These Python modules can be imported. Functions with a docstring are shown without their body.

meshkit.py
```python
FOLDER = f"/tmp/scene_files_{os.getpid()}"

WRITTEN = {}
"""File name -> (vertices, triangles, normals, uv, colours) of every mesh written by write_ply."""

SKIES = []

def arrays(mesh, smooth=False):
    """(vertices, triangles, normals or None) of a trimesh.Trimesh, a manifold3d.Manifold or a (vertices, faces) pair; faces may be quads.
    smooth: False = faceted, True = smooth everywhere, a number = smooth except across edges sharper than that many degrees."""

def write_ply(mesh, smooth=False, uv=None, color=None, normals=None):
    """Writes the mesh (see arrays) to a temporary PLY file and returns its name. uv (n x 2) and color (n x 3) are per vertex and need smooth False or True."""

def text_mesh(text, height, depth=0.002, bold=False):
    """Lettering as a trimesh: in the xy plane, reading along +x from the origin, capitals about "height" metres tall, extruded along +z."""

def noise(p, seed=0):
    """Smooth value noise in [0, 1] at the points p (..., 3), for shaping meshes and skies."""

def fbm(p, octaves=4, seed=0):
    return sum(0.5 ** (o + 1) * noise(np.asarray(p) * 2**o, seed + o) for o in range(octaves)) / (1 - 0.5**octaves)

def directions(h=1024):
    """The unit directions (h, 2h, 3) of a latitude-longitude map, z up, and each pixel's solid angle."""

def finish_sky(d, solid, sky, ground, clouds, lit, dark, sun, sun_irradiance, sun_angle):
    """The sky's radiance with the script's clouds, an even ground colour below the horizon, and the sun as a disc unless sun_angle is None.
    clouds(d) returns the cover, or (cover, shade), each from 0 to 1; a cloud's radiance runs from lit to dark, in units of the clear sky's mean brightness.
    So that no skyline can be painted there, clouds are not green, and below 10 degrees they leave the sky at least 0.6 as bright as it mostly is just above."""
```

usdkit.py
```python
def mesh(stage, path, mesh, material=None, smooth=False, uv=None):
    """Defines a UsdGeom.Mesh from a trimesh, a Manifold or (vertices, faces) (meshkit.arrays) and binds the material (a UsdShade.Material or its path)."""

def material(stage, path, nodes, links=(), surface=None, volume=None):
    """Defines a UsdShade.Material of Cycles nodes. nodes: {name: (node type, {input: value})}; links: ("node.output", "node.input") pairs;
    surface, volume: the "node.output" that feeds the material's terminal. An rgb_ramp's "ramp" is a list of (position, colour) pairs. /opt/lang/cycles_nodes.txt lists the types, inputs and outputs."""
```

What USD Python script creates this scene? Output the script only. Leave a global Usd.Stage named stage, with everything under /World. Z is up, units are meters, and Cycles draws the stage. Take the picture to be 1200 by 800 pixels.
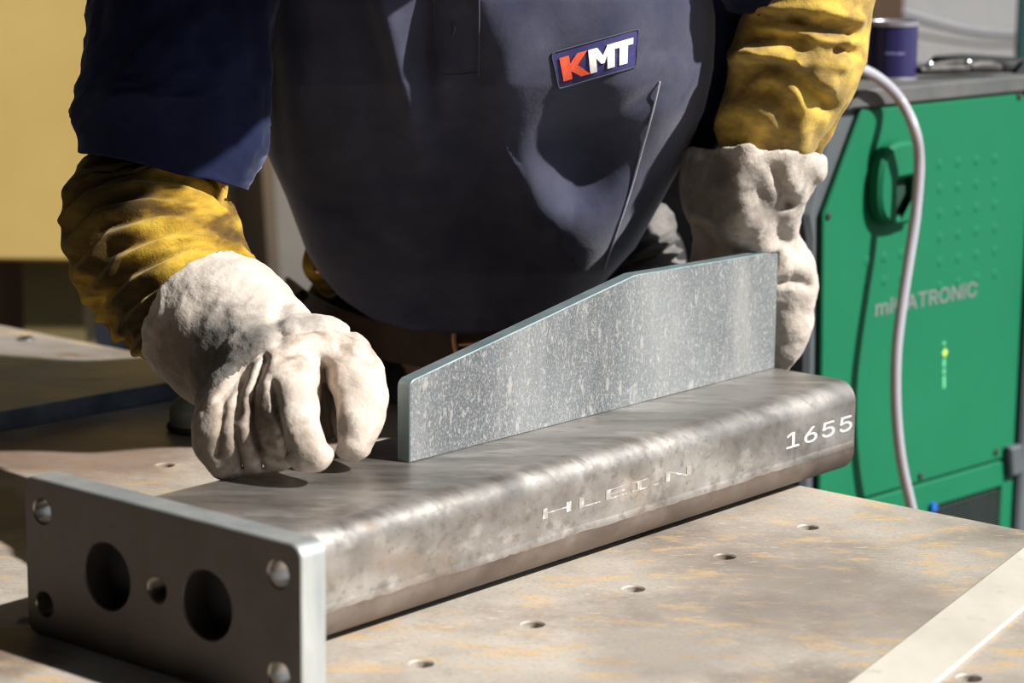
import sys, math
sys.path.insert(0, "/opt/lang")
import numpy as np, trimesh, usdkit, meshkit
from pxr import Usd, UsdGeom, UsdLux, UsdShade, Gf, Sdf
from shapely.geometry import Polygon, Point, box as sbox
from shapely import affinity

stage = Usd.Stage.CreateInMemory()
UsdGeom.SetStageUpAxis(stage, UsdGeom.Tokens.z)
UsdGeom.SetStageMetersPerUnit(stage, 1.0)
UsdGeom.Xform.Define(stage, "/World")
UsdGeom.Scope.Define(stage, "/World/Looks")
rng = np.random.default_rng(7)

# ------------------------------------------------------------------ camera, sky, sun, exposure
F_PX, PITCH, ROLL, HC, TZ = 2852.7, 0.1912, 0.0108, 1.5, 0.9      # focal length (px of 1200), tilt, roll, camera height, table height
EXPOSURE = 0.0
SUN_AZ, SUN_EL, SUN_POWER, SKY_POWER = math.radians(-22), math.radians(41), 2.2, 0.31
cp, sp, cr, sr = math.cos(PITCH), math.sin(PITCH), math.cos(ROLL), math.sin(ROLL)
CAM = np.array([0, 0, HC])
R0, U0, FW = np.array([1, 0, 0.]), np.array([0, sp, cp]), np.array([0, cp, -sp])
RT, UP = cr * R0 + sr * U0, -sr * R0 + cr * U0
cam = UsdGeom.Camera.Define(stage, "/World/camera")
cam.AddTransformOp().Set(Gf.Matrix4d(*RT, 0, *UP, 0, *(-FW), 0, *CAM, 1))
cam.CreateHorizontalApertureAttr(36.0); cam.CreateVerticalApertureAttr(24.0)
cam.CreateFocalLengthAttr(36.0 * F_PX / 1200)
cam.CreateClippingRangeAttr(Gf.Vec2f(0.05, 200))
cam.CreateFStopAttr(5.6); cam.CreateFocusDistanceAttr(2.2)
cam.CreateExposureAttr(EXPOSURE)

SUN = np.array([math.cos(SUN_EL) * math.cos(SUN_AZ), math.cos(SUN_EL) * math.sin(SUN_AZ), math.sin(SUN_EL)])
sun = UsdLux.DistantLight.Define(stage, "/World/sun")
sun.CreateIntensityAttr(SUN_POWER); sun.CreateAngleAttr(1.4); sun.CreateNormalizeAttr(True); sun.CreateColorAttr(Gf.Vec3f(1.0, 0.96, 0.895))
zx = SUN; xx = np.cross([0, 0, 1.], zx); xx /= np.linalg.norm(xx); yx = np.cross(zx, xx)
sun.AddTransformOp().Set(Gf.Matrix4d(*xx, 0, *yx, 0, *zx, 0, 0, 0, 0, 1))
sky = UsdLux.DomeLight.Define(stage, "/World/sky")
sky.CreateIntensityAttr(SKY_POWER); sky.CreateColorAttr(Gf.Vec3f(0.80, 0.90, 1.0))

# ------------------------------------------------------------------ geometry helpers
def P(u, v, Y):
    """the point of the place that lies at depth Y (world y) under pixel (u, v) of the 1200x800 photograph"""
    u, v = u - 600., v - 400.
    u, v = cr * u + sr * v, -sr * u + cr * v
    d = np.array([u / F_PX, cp - v / F_PX * sp, -sp - v / F_PX * cp])
    return CAM + d * (Y / d[1])
def ray_plane(u, v, p0, n):
    d = P(u, v, 1.0) - CAM
    return CAM + d * (((p0 - CAM) @ n) / (d @ n))
def pxm(Y): return (Y / cp) / F_PX          # metres per pixel at depth Y

TH = 0.70                                          # direction of the beam on the table
AX, AY, AZ = np.array([math.sin(TH), math.cos(TH), 0]), np.array([-math.cos(TH), math.sin(TH), 0]), np.array([0, 0, 1.])
O = np.array([-0.1476, 1.6636, TZ])
def W(p):                                          # beam frame (along, left, up from the table) -> world
    p = np.atleast_2d(np.asarray(p, float))
    return O + p[:, :1] * AX + p[:, 1:2] * AY + p[:, 2:3] * AZ
def in_frame(mesh, o, ax, ay, az):
    m = mesh.copy(); v = np.asarray(m.vertices)
    m.vertices = o + v[:, :1] * ax + v[:, 1:2] * ay + v[:, 2:3] * az
    if np.dot(np.cross(ax, ay), az) < 0: m.invert()
    return m
def TM(v, f): return trimesh.Trimesh(np.asarray(v, float), np.asarray(f, int), process=False)
def cat(*ms): return trimesh.util.concatenate([m for m in ms])
def quads(f): f = np.asarray(f); return np.vstack([f[:, [0, 1, 2]], f[:, [0, 2, 3]]])

def ring_inset(r, e):
    """moves a closed ring (counter-clockwise) inwards by e, keeping its vertex count"""
    a, b = r - np.roll(r, 1, 0), np.roll(r, -1, 0) - r
    na = np.stack([-a[:, 1], a[:, 0]], 1); na /= np.linalg.norm(na, axis=1, keepdims=True)
    nb = np.stack([-b[:, 1], b[:, 0]], 1); nb /= np.linalg.norm(nb, axis=1, keepdims=True)
    n = na + nb; n /= np.maximum((n * n).sum(1, keepdims=True) / 2, 0.3)
    return r + n * e
def slab(poly, T, e=0.001):
    """a polygon extruded from z=0 to z=T with its edges chamfered by e"""
    rings = []
    for k, r in enumerate([poly.exterior, *poly.interiors]):
        c = np.array(r.coords)[:-1]
        area = 0.5 * np.sum(c[:, 0] * np.roll(c[:, 1], -1) - np.roll(c[:, 0], -1) * c[:, 1])
        if (area > 0) != (k == 0): c = c[::-1]
        rings.append(c)
    ms = []
    for r in rings:
        i = ring_inset(r, e); n = len(r)
        lay = [(i, 0), (r, e), (r, T - e), (i, T)]
        v = np.vstack([np.column_stack([q, np.full(n, z)]) for q, z in lay])
        f = []
        a = np.arange(n); b = (a + 1) % n
        for k in range(3): f.append(np.column_stack([a + k * n, b + k * n, b + (k + 1) * n, a + (k + 1) * n]))
        ms.append(TM(v, quads(np.vstack(f))))
    ins = Polygon(ring_inset(rings[0], e), [ring_inset(r, e) for r in rings[1:]])
    v, f = trimesh.creation.triangulate_polygon(ins, engine="earcut")
    t = v[f]; s = np.cross(t[:, 1] - t[:, 0], t[:, 2] - t[:, 0])
    f = np.where((s > 0)[:, None], f, f[:, ::-1])
    ms.append(TM(np.column_stack([v, np.full(len(v), T)]), f)); ms.append(TM(np.column_stack([v, np.zeros(len(v))]), f[:, ::-1]))
    m = cat(*ms); m.merge_vertices(digits_vertex=7); return m
def rrect(w, h, r, x=0, y=0, q=6):
    return sbox(x - w / 2 + r, y - h / 2 + r, x + w / 2 - r, y + h / 2 - r).buffer(r, quad_segs=q)
def bbox(size, at=(0, 0, 0), e=None):
    """a box with chamfered edges, centred at at"""
    e = min(size) * 0.12 if e is None else e
    m = slab(sbox(-size[0] / 2, -size[1] / 2, size[0] / 2, size[1] / 2), size[2], e)
    m.apply_translation([at[0], at[1], at[2] - size[2] / 2]); return m
def lathe(prof, n=40, at=(0, 0, 0)):
    m = trimesh.creation.revolve(np.array(prof, float), sections=n); m.apply_translation(at); return m
def catmull(pts, m):
    p = np.asarray(pts, float); n = len(p); t = np.linspace(0, n - 1, m); i = np.minimum(t.astype(int), n - 2); u = (t - i)[:, None]
    g = lambda k: p[np.clip(k, 0, n - 1)]
    a, b, c, d = g(i - 1), g(i), g(i + 1), g(i + 2)
    a = np.where((i == 0)[:, None], 2 * b - c, a); d = np.where((i == n - 2)[:, None], 2 * c - b, d)
    return 0.5 * (2 * b + (c - a) * u + (2 * a - 5 * b + 4 * c - d) * u**2 + (3 * b - 3 * c + d - a) * u**3)
def tube(pts, radii, m=60, n=32, disp=None, caps=True, ref=(0, -1, 0), flat=1.0):
    """a swept tube through pts; disp(s, theta) adds to the radius (theta = 0 faces ref); flat scales it along ref"""
    q = catmull(np.column_stack([pts, np.broadcast_to(radii, len(pts))]), m); c, r = q[:, :3], q[:, 3]
    t = np.gradient(c, axis=0); t /= np.linalg.norm(t, axis=1, keepdims=True)
    ref = np.asarray(ref, float); e1 = ref - (t @ ref)[:, None] * t; e1 /= np.linalg.norm(e1, axis=1, keepdims=True); e2 = np.cross(t, e1)
    th = np.linspace(0, 2 * np.pi, n, endpoint=False); s = np.linspace(0, 1, m)
    S, T_ = np.meshgrid(s, th, indexing="ij")
    rr = r[:, None] + (disp(S, T_) if disp is not None else 0)
    v = c[:, None] + (rr * np.cos(T_) * flat)[..., None] * e1[:, None] + (rr * np.sin(T_))[..., None] * e2[:, None]
    v = v.reshape(-1, 3); a = np.arange(n); b = (a + 1) % n
    f = quads(np.vstack([np.column_stack([a + k * n, b + k * n, b + (k + 1) * n, a + (k + 1) * n]) for k in range(m - 1)]))
    if caps:
        v = np.vstack([v, c[0], c[-1]]); N = m * n
        f = np.vstack([f, np.column_stack([b, a, np.full(n, N)]), np.column_stack([a + (m - 1) * n, b + (m - 1) * n, np.full(n, N + 1)])])
    return TM(v, f)
def surface_nets(fn, lo, hi, h):
    """meshes the zero level of a distance function on a grid"""
    ax = [np.arange(l, u + h, h) for l, u in zip(lo, hi)]; G = np.stack(np.meshgrid(*ax, indexing="ij"), -1)
    D = fn(G.reshape(-1, 3)).reshape(G.shape[:3]); nx, ny, nz = D.shape
    acc = np.zeros((nx - 1, ny - 1, nz - 1, 3)); cnt = np.zeros((nx - 1, ny - 1, nz - 1))
    cor = lambda i, j, k: (slice(i, nx - 1 + i), slice(j, ny - 1 + j), slice(k, nz - 1 + k))
    for d in range(3):
        for a in (0, 1):
            for b in (0, 1):
                o = [a, b]; o.insert(d, 0); e = list(o); e[d] = 1
                d0, d1 = D[cor(*o)], D[cor(*e)]; cr_ = (d0 < 0) != (d1 < 0)
                t = np.where(cr_, d0 / np.where(cr_, d0 - d1, 1), 0)
                p = np.zeros(acc.shape); p[..., 0], p[..., 1], p[..., 2] = o; p[..., d] += t
                acc += np.where(cr_[..., None], p, 0); cnt += cr_
    on = cnt > 0; idx = np.full(on.shape, -1); idx[on] = np.arange(on.sum())
    ijk = np.argwhere(on); v = np.asarray(lo) + (ijk + acc[on] / cnt[on][:, None]) * h
    fs = []
    for d in range(3):
        s0 = [slice(1, -1)] * 3; s0[d] = slice(0, -1); s1 = [slice(1, -1)] * 3; s1[d] = slice(1, None)
        d0, d1 = D[tuple(s0)], D[tuple(s1)]; e1, e2 = [k for k in range(3) if k != d]
        for sign in (0, 1):
            q = np.argwhere(((d0 < 0) & (d1 >= 0)) if sign == 0 else ((d0 >= 0) & (d1 < 0)))
            if not len(q): continue
            q = q + 1; q[:, d] -= 1
            def at(da, db):
                r = q.copy(); r[:, e1] -= da; r[:, e2] -= db; return idx[r[:, 0], r[:, 1], r[:, 2]]
            f = np.column_stack([at(1, 1), at(0, 1), at(0, 0), at(1, 0)])
            if (sign == 1) != (d == 1): f = f[:, ::-1]
            fs.append(f)
    m = TM(v, quads(np.vstack(fs)))
    return m
def cones(segs, k=0.01):
    """smooth union of tapering capsules (a, b, ra, rb)"""
    def fn(x):
        acc = np.zeros(len(x))
        for a, b, ra, rb in segs:
            ab = b - a; t = np.clip((x - a) @ ab / max(ab @ ab, 1e-12), 0, 1)
            d = np.linalg.norm(x - a - t[:, None] * ab, axis=1) - (ra + (rb - ra) * t)
            acc += np.exp(-np.clip(d, -0.3, 0.5) / k)
        return -k * np.log(np.maximum(acc, 1e-30))
    return fn
def chain(pts):
    """pts: (px, py, Y, radius in px) -> capsules in world metres"""
    q = [(P(u, v, Y), r * pxm(Y)) for u, v, Y, r in pts]
    return [(q[i][0], q[i + 1][0], q[i][1], q[i + 1][1]) for i in range(len(q) - 1)]
def smin(a, b, k=0.01): h = np.clip(0.5 + 0.5 * (b - a) / k, 0, 1); return b * (1 - h) + a * h - k * h * (1 - h)
def normals_of(m): return meshkit.arrays(m, True)[2]
def displace(m, amt): m.vertices = np.asarray(m.vertices) + normals_of(m) * np.asarray(amt)[:, None]; return m
def relax(m, n=2):
    """smooths a mesh without shrinking it"""
    from scipy.sparse import coo_matrix, diags
    e = m.edges_unique; N = len(m.vertices); r, c_ = np.r_[e[:, 0], e[:, 1]], np.r_[e[:, 1], e[:, 0]]
    A = coo_matrix((np.ones(len(r)), (r, c_)), (N, N)).tocsr(); A = diags(1 / np.maximum(np.asarray(A.sum(1)).ravel(), 1)) @ A
    v = np.asarray(m.vertices).copy()
    for _ in range(n):
        v += .5 * (A @ v - v); v -= .52 * (A @ v - v)
    m.vertices = v; return m
def project(v):
    d = np.asarray(v) - CAM; w = d @ FW; return np.column_stack([600 + F_PX * (d @ RT) / w, 400 - F_PX * (d @ UP) / w])
def gauss(q, c, s, ang=0.0):
    x, y = q[:, 0] - c[0], q[:, 1] - c[1]; ca, sa = math.cos(ang), math.sin(ang)
    return np.exp(-0.5 * (((ca * x + sa * y) / s[0]) ** 2 + ((-sa * x + ca * y) / s[1]) ** 2))
def seg_dist(q, pts):
    """distance of each q (n, 2) to a polyline, and the side (+ right of travel)"""
    best = np.full(len(q), 1e9); side = np.zeros(len(q)); pts = np.asarray(pts, float)
    for a, b in zip(pts[:-1], pts[1:]):
        ab = b - a; t = np.clip((q - a) @ ab / (ab @ ab), 0, 1); r = q - a - t[:, None] * ab; d = np.hypot(*r.T)
        s = np.sign(ab[0] * (q[:, 1] - a[1]) - ab[1] * (q[:, 0] - a[0])); u = d < best
        best = np.where(u, d, best); side = np.where(u, s, side)
    return best, side

# ------------------------------------------------------------------ scene-graph helpers
used = {}
def numbered(path):
    k = used.get(path, 0); used[path] = k + 1
    return path if k == 0 else f"{path}_{k:03d}"
def tag(prim, label=None, cat_=None, group=None, kind=None):
    for k, v in (("label", label), ("category", cat_), ("group", group), ("kind", kind)):
        if v: prim.SetCustomDataByKey(k, v)
base_of = {}
def thing(name, loc, label, cat_, group=None):
    path = numbered("/World/" + name); x = UsdGeom.Xform.Define(stage, path); x.AddTranslateOp().Set(Gf.Vec3d(*map(float, loc)))
    base_of[path] = np.asarray(loc, float); tag(x.GetPrim(), label, cat_, group); return path
def part(parent, name, mesh, m, smooth=30, label=None, kind=None):
    """one mesh (world coordinates) as a child of a thing or of a part"""
    path = numbered(parent + "/" + name); base = next(base_of[p] for p in sorted(base_of, key=len, reverse=True) if path.startswith(p + "/"))
    v, f, n = meshkit.arrays(mesh, smooth); g = usdkit.mesh(stage, path, (v - base, f), None)
    if n is not None:
        from pxr import Vt
        g.CreateNormalsAttr(Vt.Vec3fArray.FromNumpy(n.astype(np.float32))); g.SetNormalsInterpolation("vertex")
    UsdShade.MaterialBindingAPI.Apply(g.GetPrim()).Bind(m); tag(g.GetPrim(), label, kind=kind); return path
def single(name, mesh, m, label=None, cat_=None, group=None, kind=None, smooth=30):
    path = numbered("/World/" + name); g = usdkit.mesh(stage, path, mesh, m, smooth); tag(g.GetPrim(), label, cat_, group, kind)
    base_of[path] = np.zeros(3); return path

# ------------------------------------------------------------------ materials
LK = "/World/Looks/"
def noisy(name, stops, scale=8, stretch=(1, 1, 1), rot=0.0, detail=5, rough=0.6, rough_var=0.0, metal=0.0, bump=0.0, bump_scale=None, bump_dist=0.002, nr=0.6,
          distortion=0.0, over=None, blobs=None, **pb):
    """a principled surface whose colour runs through stops by a (stretched) noise in world space; over = [(scale, stretch, lo, hi, colour, amount), ...] lays patches on it"""
    nodes = {"g": ("geometry", {}), "m": ("mapping", {"mapping_type": "point", "rotation": (0, 0, rot), "scale": stretch}),
             "n": ("noise_texture", {"scale": scale, "detail": detail, "roughness": nr, "distortion": distortion}),
             "r": ("rgb_ramp", {"ramp": stops}), "p": ("principled_bsdf", {"roughness": rough, "metallic": metal, **pb})}
    links = [("g.position", "m.vector"), ("m.vector", "n.vector"), ("n.fac", "r.fac")]; col = "r.color"
    for i, (sc, st, lo, hi, c, amt) in enumerate(over or []):
        nodes[f"om{i}"] = ("mapping", {"mapping_type": "point", "rotation": (0, 0, rot), "scale": st, "location": (3.7 * i + 1.3, 2.1 * i, 0.7)})
        nodes[f"on{i}"] = ("noise_texture", {"scale": sc, "detail": 5, "roughness": 0.6})
        nodes[f"or{i}"] = ("rgb_ramp", {"ramp": [(0, (0, 0, 0)), (lo, (0, 0, 0)), (hi, (amt,) * 3), (1, (amt,) * 3)]})
        nodes[f"ox{i}"] = ("mix", {"mix_type": "mix", "color2": c})
        links += [("g.position", f"om{i}.vector"), (f"om{i}.vector", f"on{i}.vector"), (f"on{i}.fac", f"or{i}.fac"), (f"or{i}.color", f"ox{i}.fac"), (col, f"ox{i}.color1")]
        col = f"ox{i}.color"
    for i, (cen, rad, c, amt) in enumerate(blobs or []):       # stains and other dark patches at a place of their own, with a ragged rim
        nodes[f"bd{i}"] = ("vector_math", {"math_type": "distance", "vector2": tuple(map(float, cen))})
        nodes[f"bw{i}"] = ("noise_texture", {"scale": 1.6 / rad, "detail": 5, "roughness": 0.65})
        nodes[f"ba{i}"] = ("math", {"math_type": "multiply_add", "value2": 1.6 * rad, "value3": -0.8 * rad})
        nodes[f"bs{i}"] = ("math", {"math_type": "add"})
        nodes[f"bm{i}"] = ("map_range", {"from_min": 0.55 * rad, "from_max": 1.15 * rad, "to_min": amt, "to_max": 0.0, "clamp": True})
        nodes[f"bx{i}"] = ("mix", {"mix_type": "mix", "color2": c})
        links += [("g.position", f"bd{i}.vector1"), ("g.position", f"bw{i}.vector"), (f"bw{i}.fac", f"ba{i}.value1"), (f"bd{i}.value", f"bs{i}.value1"), (f"ba{i}.value", f"bs{i}.value2"),
                  (f"bs{i}.value", f"bm{i}.value"), (f"bm{i}.result", f"bx{i}.fac"), (col, f"bx{i}.color1")]
        col = f"bx{i}.color"
    links.append((col, "p.base_color"))
    if rough_var:
        nodes["rv"] = ("map_range", {"from_min": 0.3, "from_max": 0.7, "to_min": max(0, rough - rough_var), "to_max": min(1, rough + rough_var)})
        links += [("n.fac", "rv.value"), ("rv.result", "p.roughness")]
    if bump:
        nodes["bn"] = ("noise_texture", {"scale": bump_scale or scale * 4, "detail": 4, "roughness": 0.6})
        nodes["b"] = ("bump", {"strength": bump, "distance": bump_dist})
        links += [("g.position", "bn.vector"), ("bn.fac", "b.height"), ("b.normal", "p.normal")]
    return usdkit.material(stage, LK + name, nodes, links, surface="p.BSDF")
def plain(name, c, rough=0.5, metal=0.0, **kw): return usdkit.material(stage, LK + name, {"p": ("principled_bsdf", {"base_color": c, "roughness": rough, "metallic": metal, **kw})}, [], surface="p.BSDF")

ROTM = TH - math.pi / 2                            # turns world x to the beam's direction in a mapping node
M = {}
M["table"] = noisy("table_steel", [(0.25, (.20, .165, .14)), (0.42, (.33, .29, .25)), (0.55, (.41, .37, .325)), (0.75, (.50, .45, .39))], 5, rough=0.55, rough_var=.12, metal=0.25, bump=0.25, bump_scale=160, bump_dist=.0006,
    over=[(26, (1, 2.2, 1), .53, .66, (.55, .38, .20), .75), (7, (1, 1, 1), .56, .70, (.20, .165, .145), .7), (60, (1, 3, 1), .60, .70, (.60, .55, .48), .7), (240, (1, 1, 1), .54, .66, (.22, .19, .165), .45), (170, (1, 1.6, 1), .60, .68, (.62, .50, .36), .5)], rot=0.5,
    blobs=[(W((.42, .75, 0))[0], .16, (.17, .10, .07), .7), (W((.20, .62, 0))[0], .11, (.15, .095, .065), .6), (W((-.05, .30, 0))[0], .07, (.12, .065, .035), .7), (W((.55, .60, 0))[0], .10, (.20, .125, .09), .5), (W((.5, -.12, 0))[0], .12, (.23, .20, .18), .55), (W((.30, -.10, 0))[0], .07, (.24, .21, .19), .5)])
M["tube"] = noisy("mill_scale_steel", [(0.25, (.165, .150, .137)), (0.45, (.275, .257, .24)), (0.6, (.375, .355, .335)), (0.8, (.50, .48, .45))], 10, (0.35, 1.6, 1.6), ROTM, rough=0.42, rough_var=.12, metal=0.75, bump=0.12, bump_scale=160, bump_dist=.0005,
    over=[(12, (0.4, 1, 1), .57, .74, (.36, .22, .12), .55), (34, (.5, 1.2, 1.2), .55, .70, (.60, .57, .53), .45), (24, (.4, 1.5, 1.5), .58, .70, (.15, .125, .105), .6), (130, (.35, 1, 1), .55, .66, (.17, .14, .12), .5), (9, (.25, 1.5, 1.5), .56, .70, (.62, .60, .57), .5)])
M["scale"] = noisy("shaded_brown_scale", [(0.25, (.085, .064, .053)), (0.5, (.145, .115, .097)), (0.75, (.22, .185, .16))], 12, (0.3, 1.6, 1.6), ROTM, rough=0.5, rough_var=.1, metal=0.6, bump=0.1, bump_scale=160, bump_dist=.0005, over=[(90, (.35, 1, 1), .56, .68, (.12, .09, .075), .5)])
M["plate"] = noisy("end_plate_steel", [(0.3, (.060, .052, .050)), (0.7, (.105, .092, .088))], 12, rough=0.42, rough_var=.08, metal=0.6, bump=0.08, bump_scale=200, bump_dist=.0004)
M["cut"] = noisy("cut_edge_steel", [(0.3, (.36, .40, .42)), (0.7, (.56, .59, .59))], 30, (1, 1, .3), rough=0.42, metal=0.7, bump=0.15, bump_scale=150, bump_dist=.0005)
M["hole"] = noisy("drilled_bore_steel", [(0.3, (.25, .22, .19)), (0.7, (.45, .41, .37))], 60, rough=0.3, metal=0.9)
M["gusset"] = noisy("scaled_plate_steel", [(0.28, (.095, .108, .118)), (0.5, (.150, .166, .178)), (0.72, (.215, .23, .238))], 9, (1, 1, .35), rough=0.5, rough_var=.1, metal=0.25, bump=0.1, bump_scale=180, bump_dist=.0004,
    over=[(8, (1.6, 1.6, .45), .44, .66, (.085, .098, .110), .75), (11, (1.4, 1.4, .3), .54, .72, (.36, .355, .34), .6), (640, (1, 1, .7), .50, .60, (.40, .39, .37), .40), (300, (1, 1, .6), .56, .64, (.48, .465, .44), .42), (75, (1.5, 1.5, .6), .60, .68, (.48, .46, .43), .45)])
M["gusset_edge"] = noisy("plasma_cut_edge", [(0.3, (.15, .205, .225)), (0.7, (.25, .315, .33))], 30, (1, 1, .3), rough=0.45, metal=0.5, bump=0.15, bump_scale=150, bump_dist=.0005)
M["slab"] = noisy("oiled_steel_slab", [(0.3, (.15, .13, .115)), (0.5, (.225, .205, .19)), (0.7, (.28, .262, .245))], 6, (1, 1.5, 1), .4, rough=0.5, rough_var=.1, metal=0.15, over=[(16, (1, 1.6, 1), .60, .68, (.13, .075, .04), .8)])
M["slab_edge"] = noisy("slab_edge_steel", [(0.3, (.06, .08, .11)), (0.7, (.13, .16, .20))], 30, rough=0.5, metal=0.5)
M["bar"] = noisy("ground_flat_bar", [(0.3, (.56, .52, .45)), (0.7, (.70, .66, .58))], 14, (1, .4, 1), .5, rough=0.5, metal=0.3, over=[(30, (1, 1, 1), .6, .7, (.42, .37, .30), .5)])
M["mark"] = plain("stencil_paint", (.56, .56, .55), .8)
M["mark_faint"] = noisy("worn_stencil_paint", [(0.46, (.27, .25, .22)), (0.50, (.27, .25, .22)), (0.56, (.46, .45, .43))], 130, rough=.8)
M["navy"] = noisy("dusty_navy_cotton", [(0.3, (.032, .035, .063)), (0.6, (.056, .058, .090)), (0.8, (.094, .095, .121))], 14, rough=0.95, bump=0.35, bump_scale=220, bump_dist=.0009, sheen_weight=0.6, sheen_roughness=0.35, sheen_tint=(.90, .90, 1.0), specular_ior_level=.1)
M["navy_clean"] = noisy("blue_navy_cotton", [(0.3, (.006, .008, .026)), (0.7, (.012, .016, .048))], 20, rough=0.95, bump=0.12, bump_scale=700, bump_dist=.0003, sheen_weight=0.25, sheen_roughness=0.4, sheen_tint=(.6, .7, 1.0), specular_ior_level=.1)
M["lining"] = plain("grey_lining", (.05, .055, .07), .9)
M["thread"] = plain("pale_seam_thread", (.45, .46, .55), .9)
M["patch"] = noisy("patch_twill", [(0.3, (.020, .018, .10)), (0.7, (.035, .032, .15))], 300, rough=0.8, bump=.5, bump_scale=700, bump_dist=.0004)
M["patch_red"] = noisy("red_embroidery", [(0.3, (.75, .07, .025)), (0.7, (.95, .13, .05))], 200, (1, 1, .2), rough=0.7, bump=.6, bump_scale=600, bump_dist=.0005)
M["patch_white"] = noisy("white_embroidery", [(0.3, (.75, .73, .72)), (0.7, (.92, .90, .88))], 200, (1, 1, .2), rough=0.7, bump=.6, bump_scale=600, bump_dist=.0005)
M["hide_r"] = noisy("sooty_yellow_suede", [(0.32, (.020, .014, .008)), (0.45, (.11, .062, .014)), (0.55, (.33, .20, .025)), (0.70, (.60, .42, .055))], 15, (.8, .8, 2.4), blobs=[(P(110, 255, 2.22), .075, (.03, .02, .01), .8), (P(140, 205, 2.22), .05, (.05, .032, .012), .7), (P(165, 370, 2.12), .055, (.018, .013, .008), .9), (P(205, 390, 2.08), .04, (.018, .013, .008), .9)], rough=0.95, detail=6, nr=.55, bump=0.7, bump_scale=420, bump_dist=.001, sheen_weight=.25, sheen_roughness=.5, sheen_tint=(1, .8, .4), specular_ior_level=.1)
M["hide_l"] = noisy("yellow_suede", [(0.26, (.10, .072, .035)), (0.44, (.33, .22, .06)), (0.6, (.60, .41, .08)), (0.8, (.74, .53, .14))], 20, (1, 1, 1.5), over=[(16, (1, 1, 1.8), .52, .68, (.16, .115, .06), .7)], rough=0.95, detail=6, bump=0.7, bump_scale=420, bump_dist=.001, sheen_weight=.25, sheen_roughness=.5, sheen_tint=(1, .85, .5), specular_ior_level=.1)
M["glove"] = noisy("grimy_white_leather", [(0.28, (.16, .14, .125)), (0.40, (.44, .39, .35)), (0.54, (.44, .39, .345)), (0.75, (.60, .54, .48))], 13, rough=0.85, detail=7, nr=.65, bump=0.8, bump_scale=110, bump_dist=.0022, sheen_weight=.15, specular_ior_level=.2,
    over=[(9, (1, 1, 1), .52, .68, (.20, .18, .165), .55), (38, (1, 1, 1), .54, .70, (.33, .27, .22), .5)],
    blobs=[(P(258, 440, 2.04), .060, (.060, .056, .052), .92), (P(300, 440, 2.02), .034, (.07, .064, .06), .8), (P(210, 420, 2.09), .04, (.17, .13, .105), .8), (P(835, 225, 2.425), .052, (.10, .088, .08), .9), (P(880, 205, 2.41), .022, (.20, .175, .155), .7), (P(880, 300, 2.42), .03, (.25, .21, .18), .6), (P(905, 245, 2.42), .028, (.16, .14, .125), .7)])  # real grime; the gauntlet patches also paint in its shade
M["glove_palm"] = noisy("smooth_white_leather", [(0.30, (.22, .17, .135)), (0.42, (.52, .44, .38)), (0.52, (.46, .40, .35)), (0.75, (.62, .555, .49))], 15, rough=0.7, detail=7, nr=.65, bump=0.7, bump_scale=90, bump_dist=.0022, specular_ior_level=.3,
    over=[(13, (1, 1, 1), .54, .68, (.24, .18, .14), .6), (45, (1, 1, 1), .56, .72, (.36, .28, .22), .5)],
    blobs=[(P(312, 495, 1.98), .030, (.10, .07, .05), .85), (P(352, 520, 1.935), .022, (.30, .25, .21), .7), (P(338, 470, 1.96), .022, (.34, .29, .25), .6), (P(392, 500, 1.985), .018, (.10, .085, .075), .8), (P(265, 520, 1.97), .030, (.20, .16, .13), .8)])
M["skin"] = plain("skin", (.50, .30, .21), .55, subsurface_weight=.1, subsurface_scale=.01)
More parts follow.
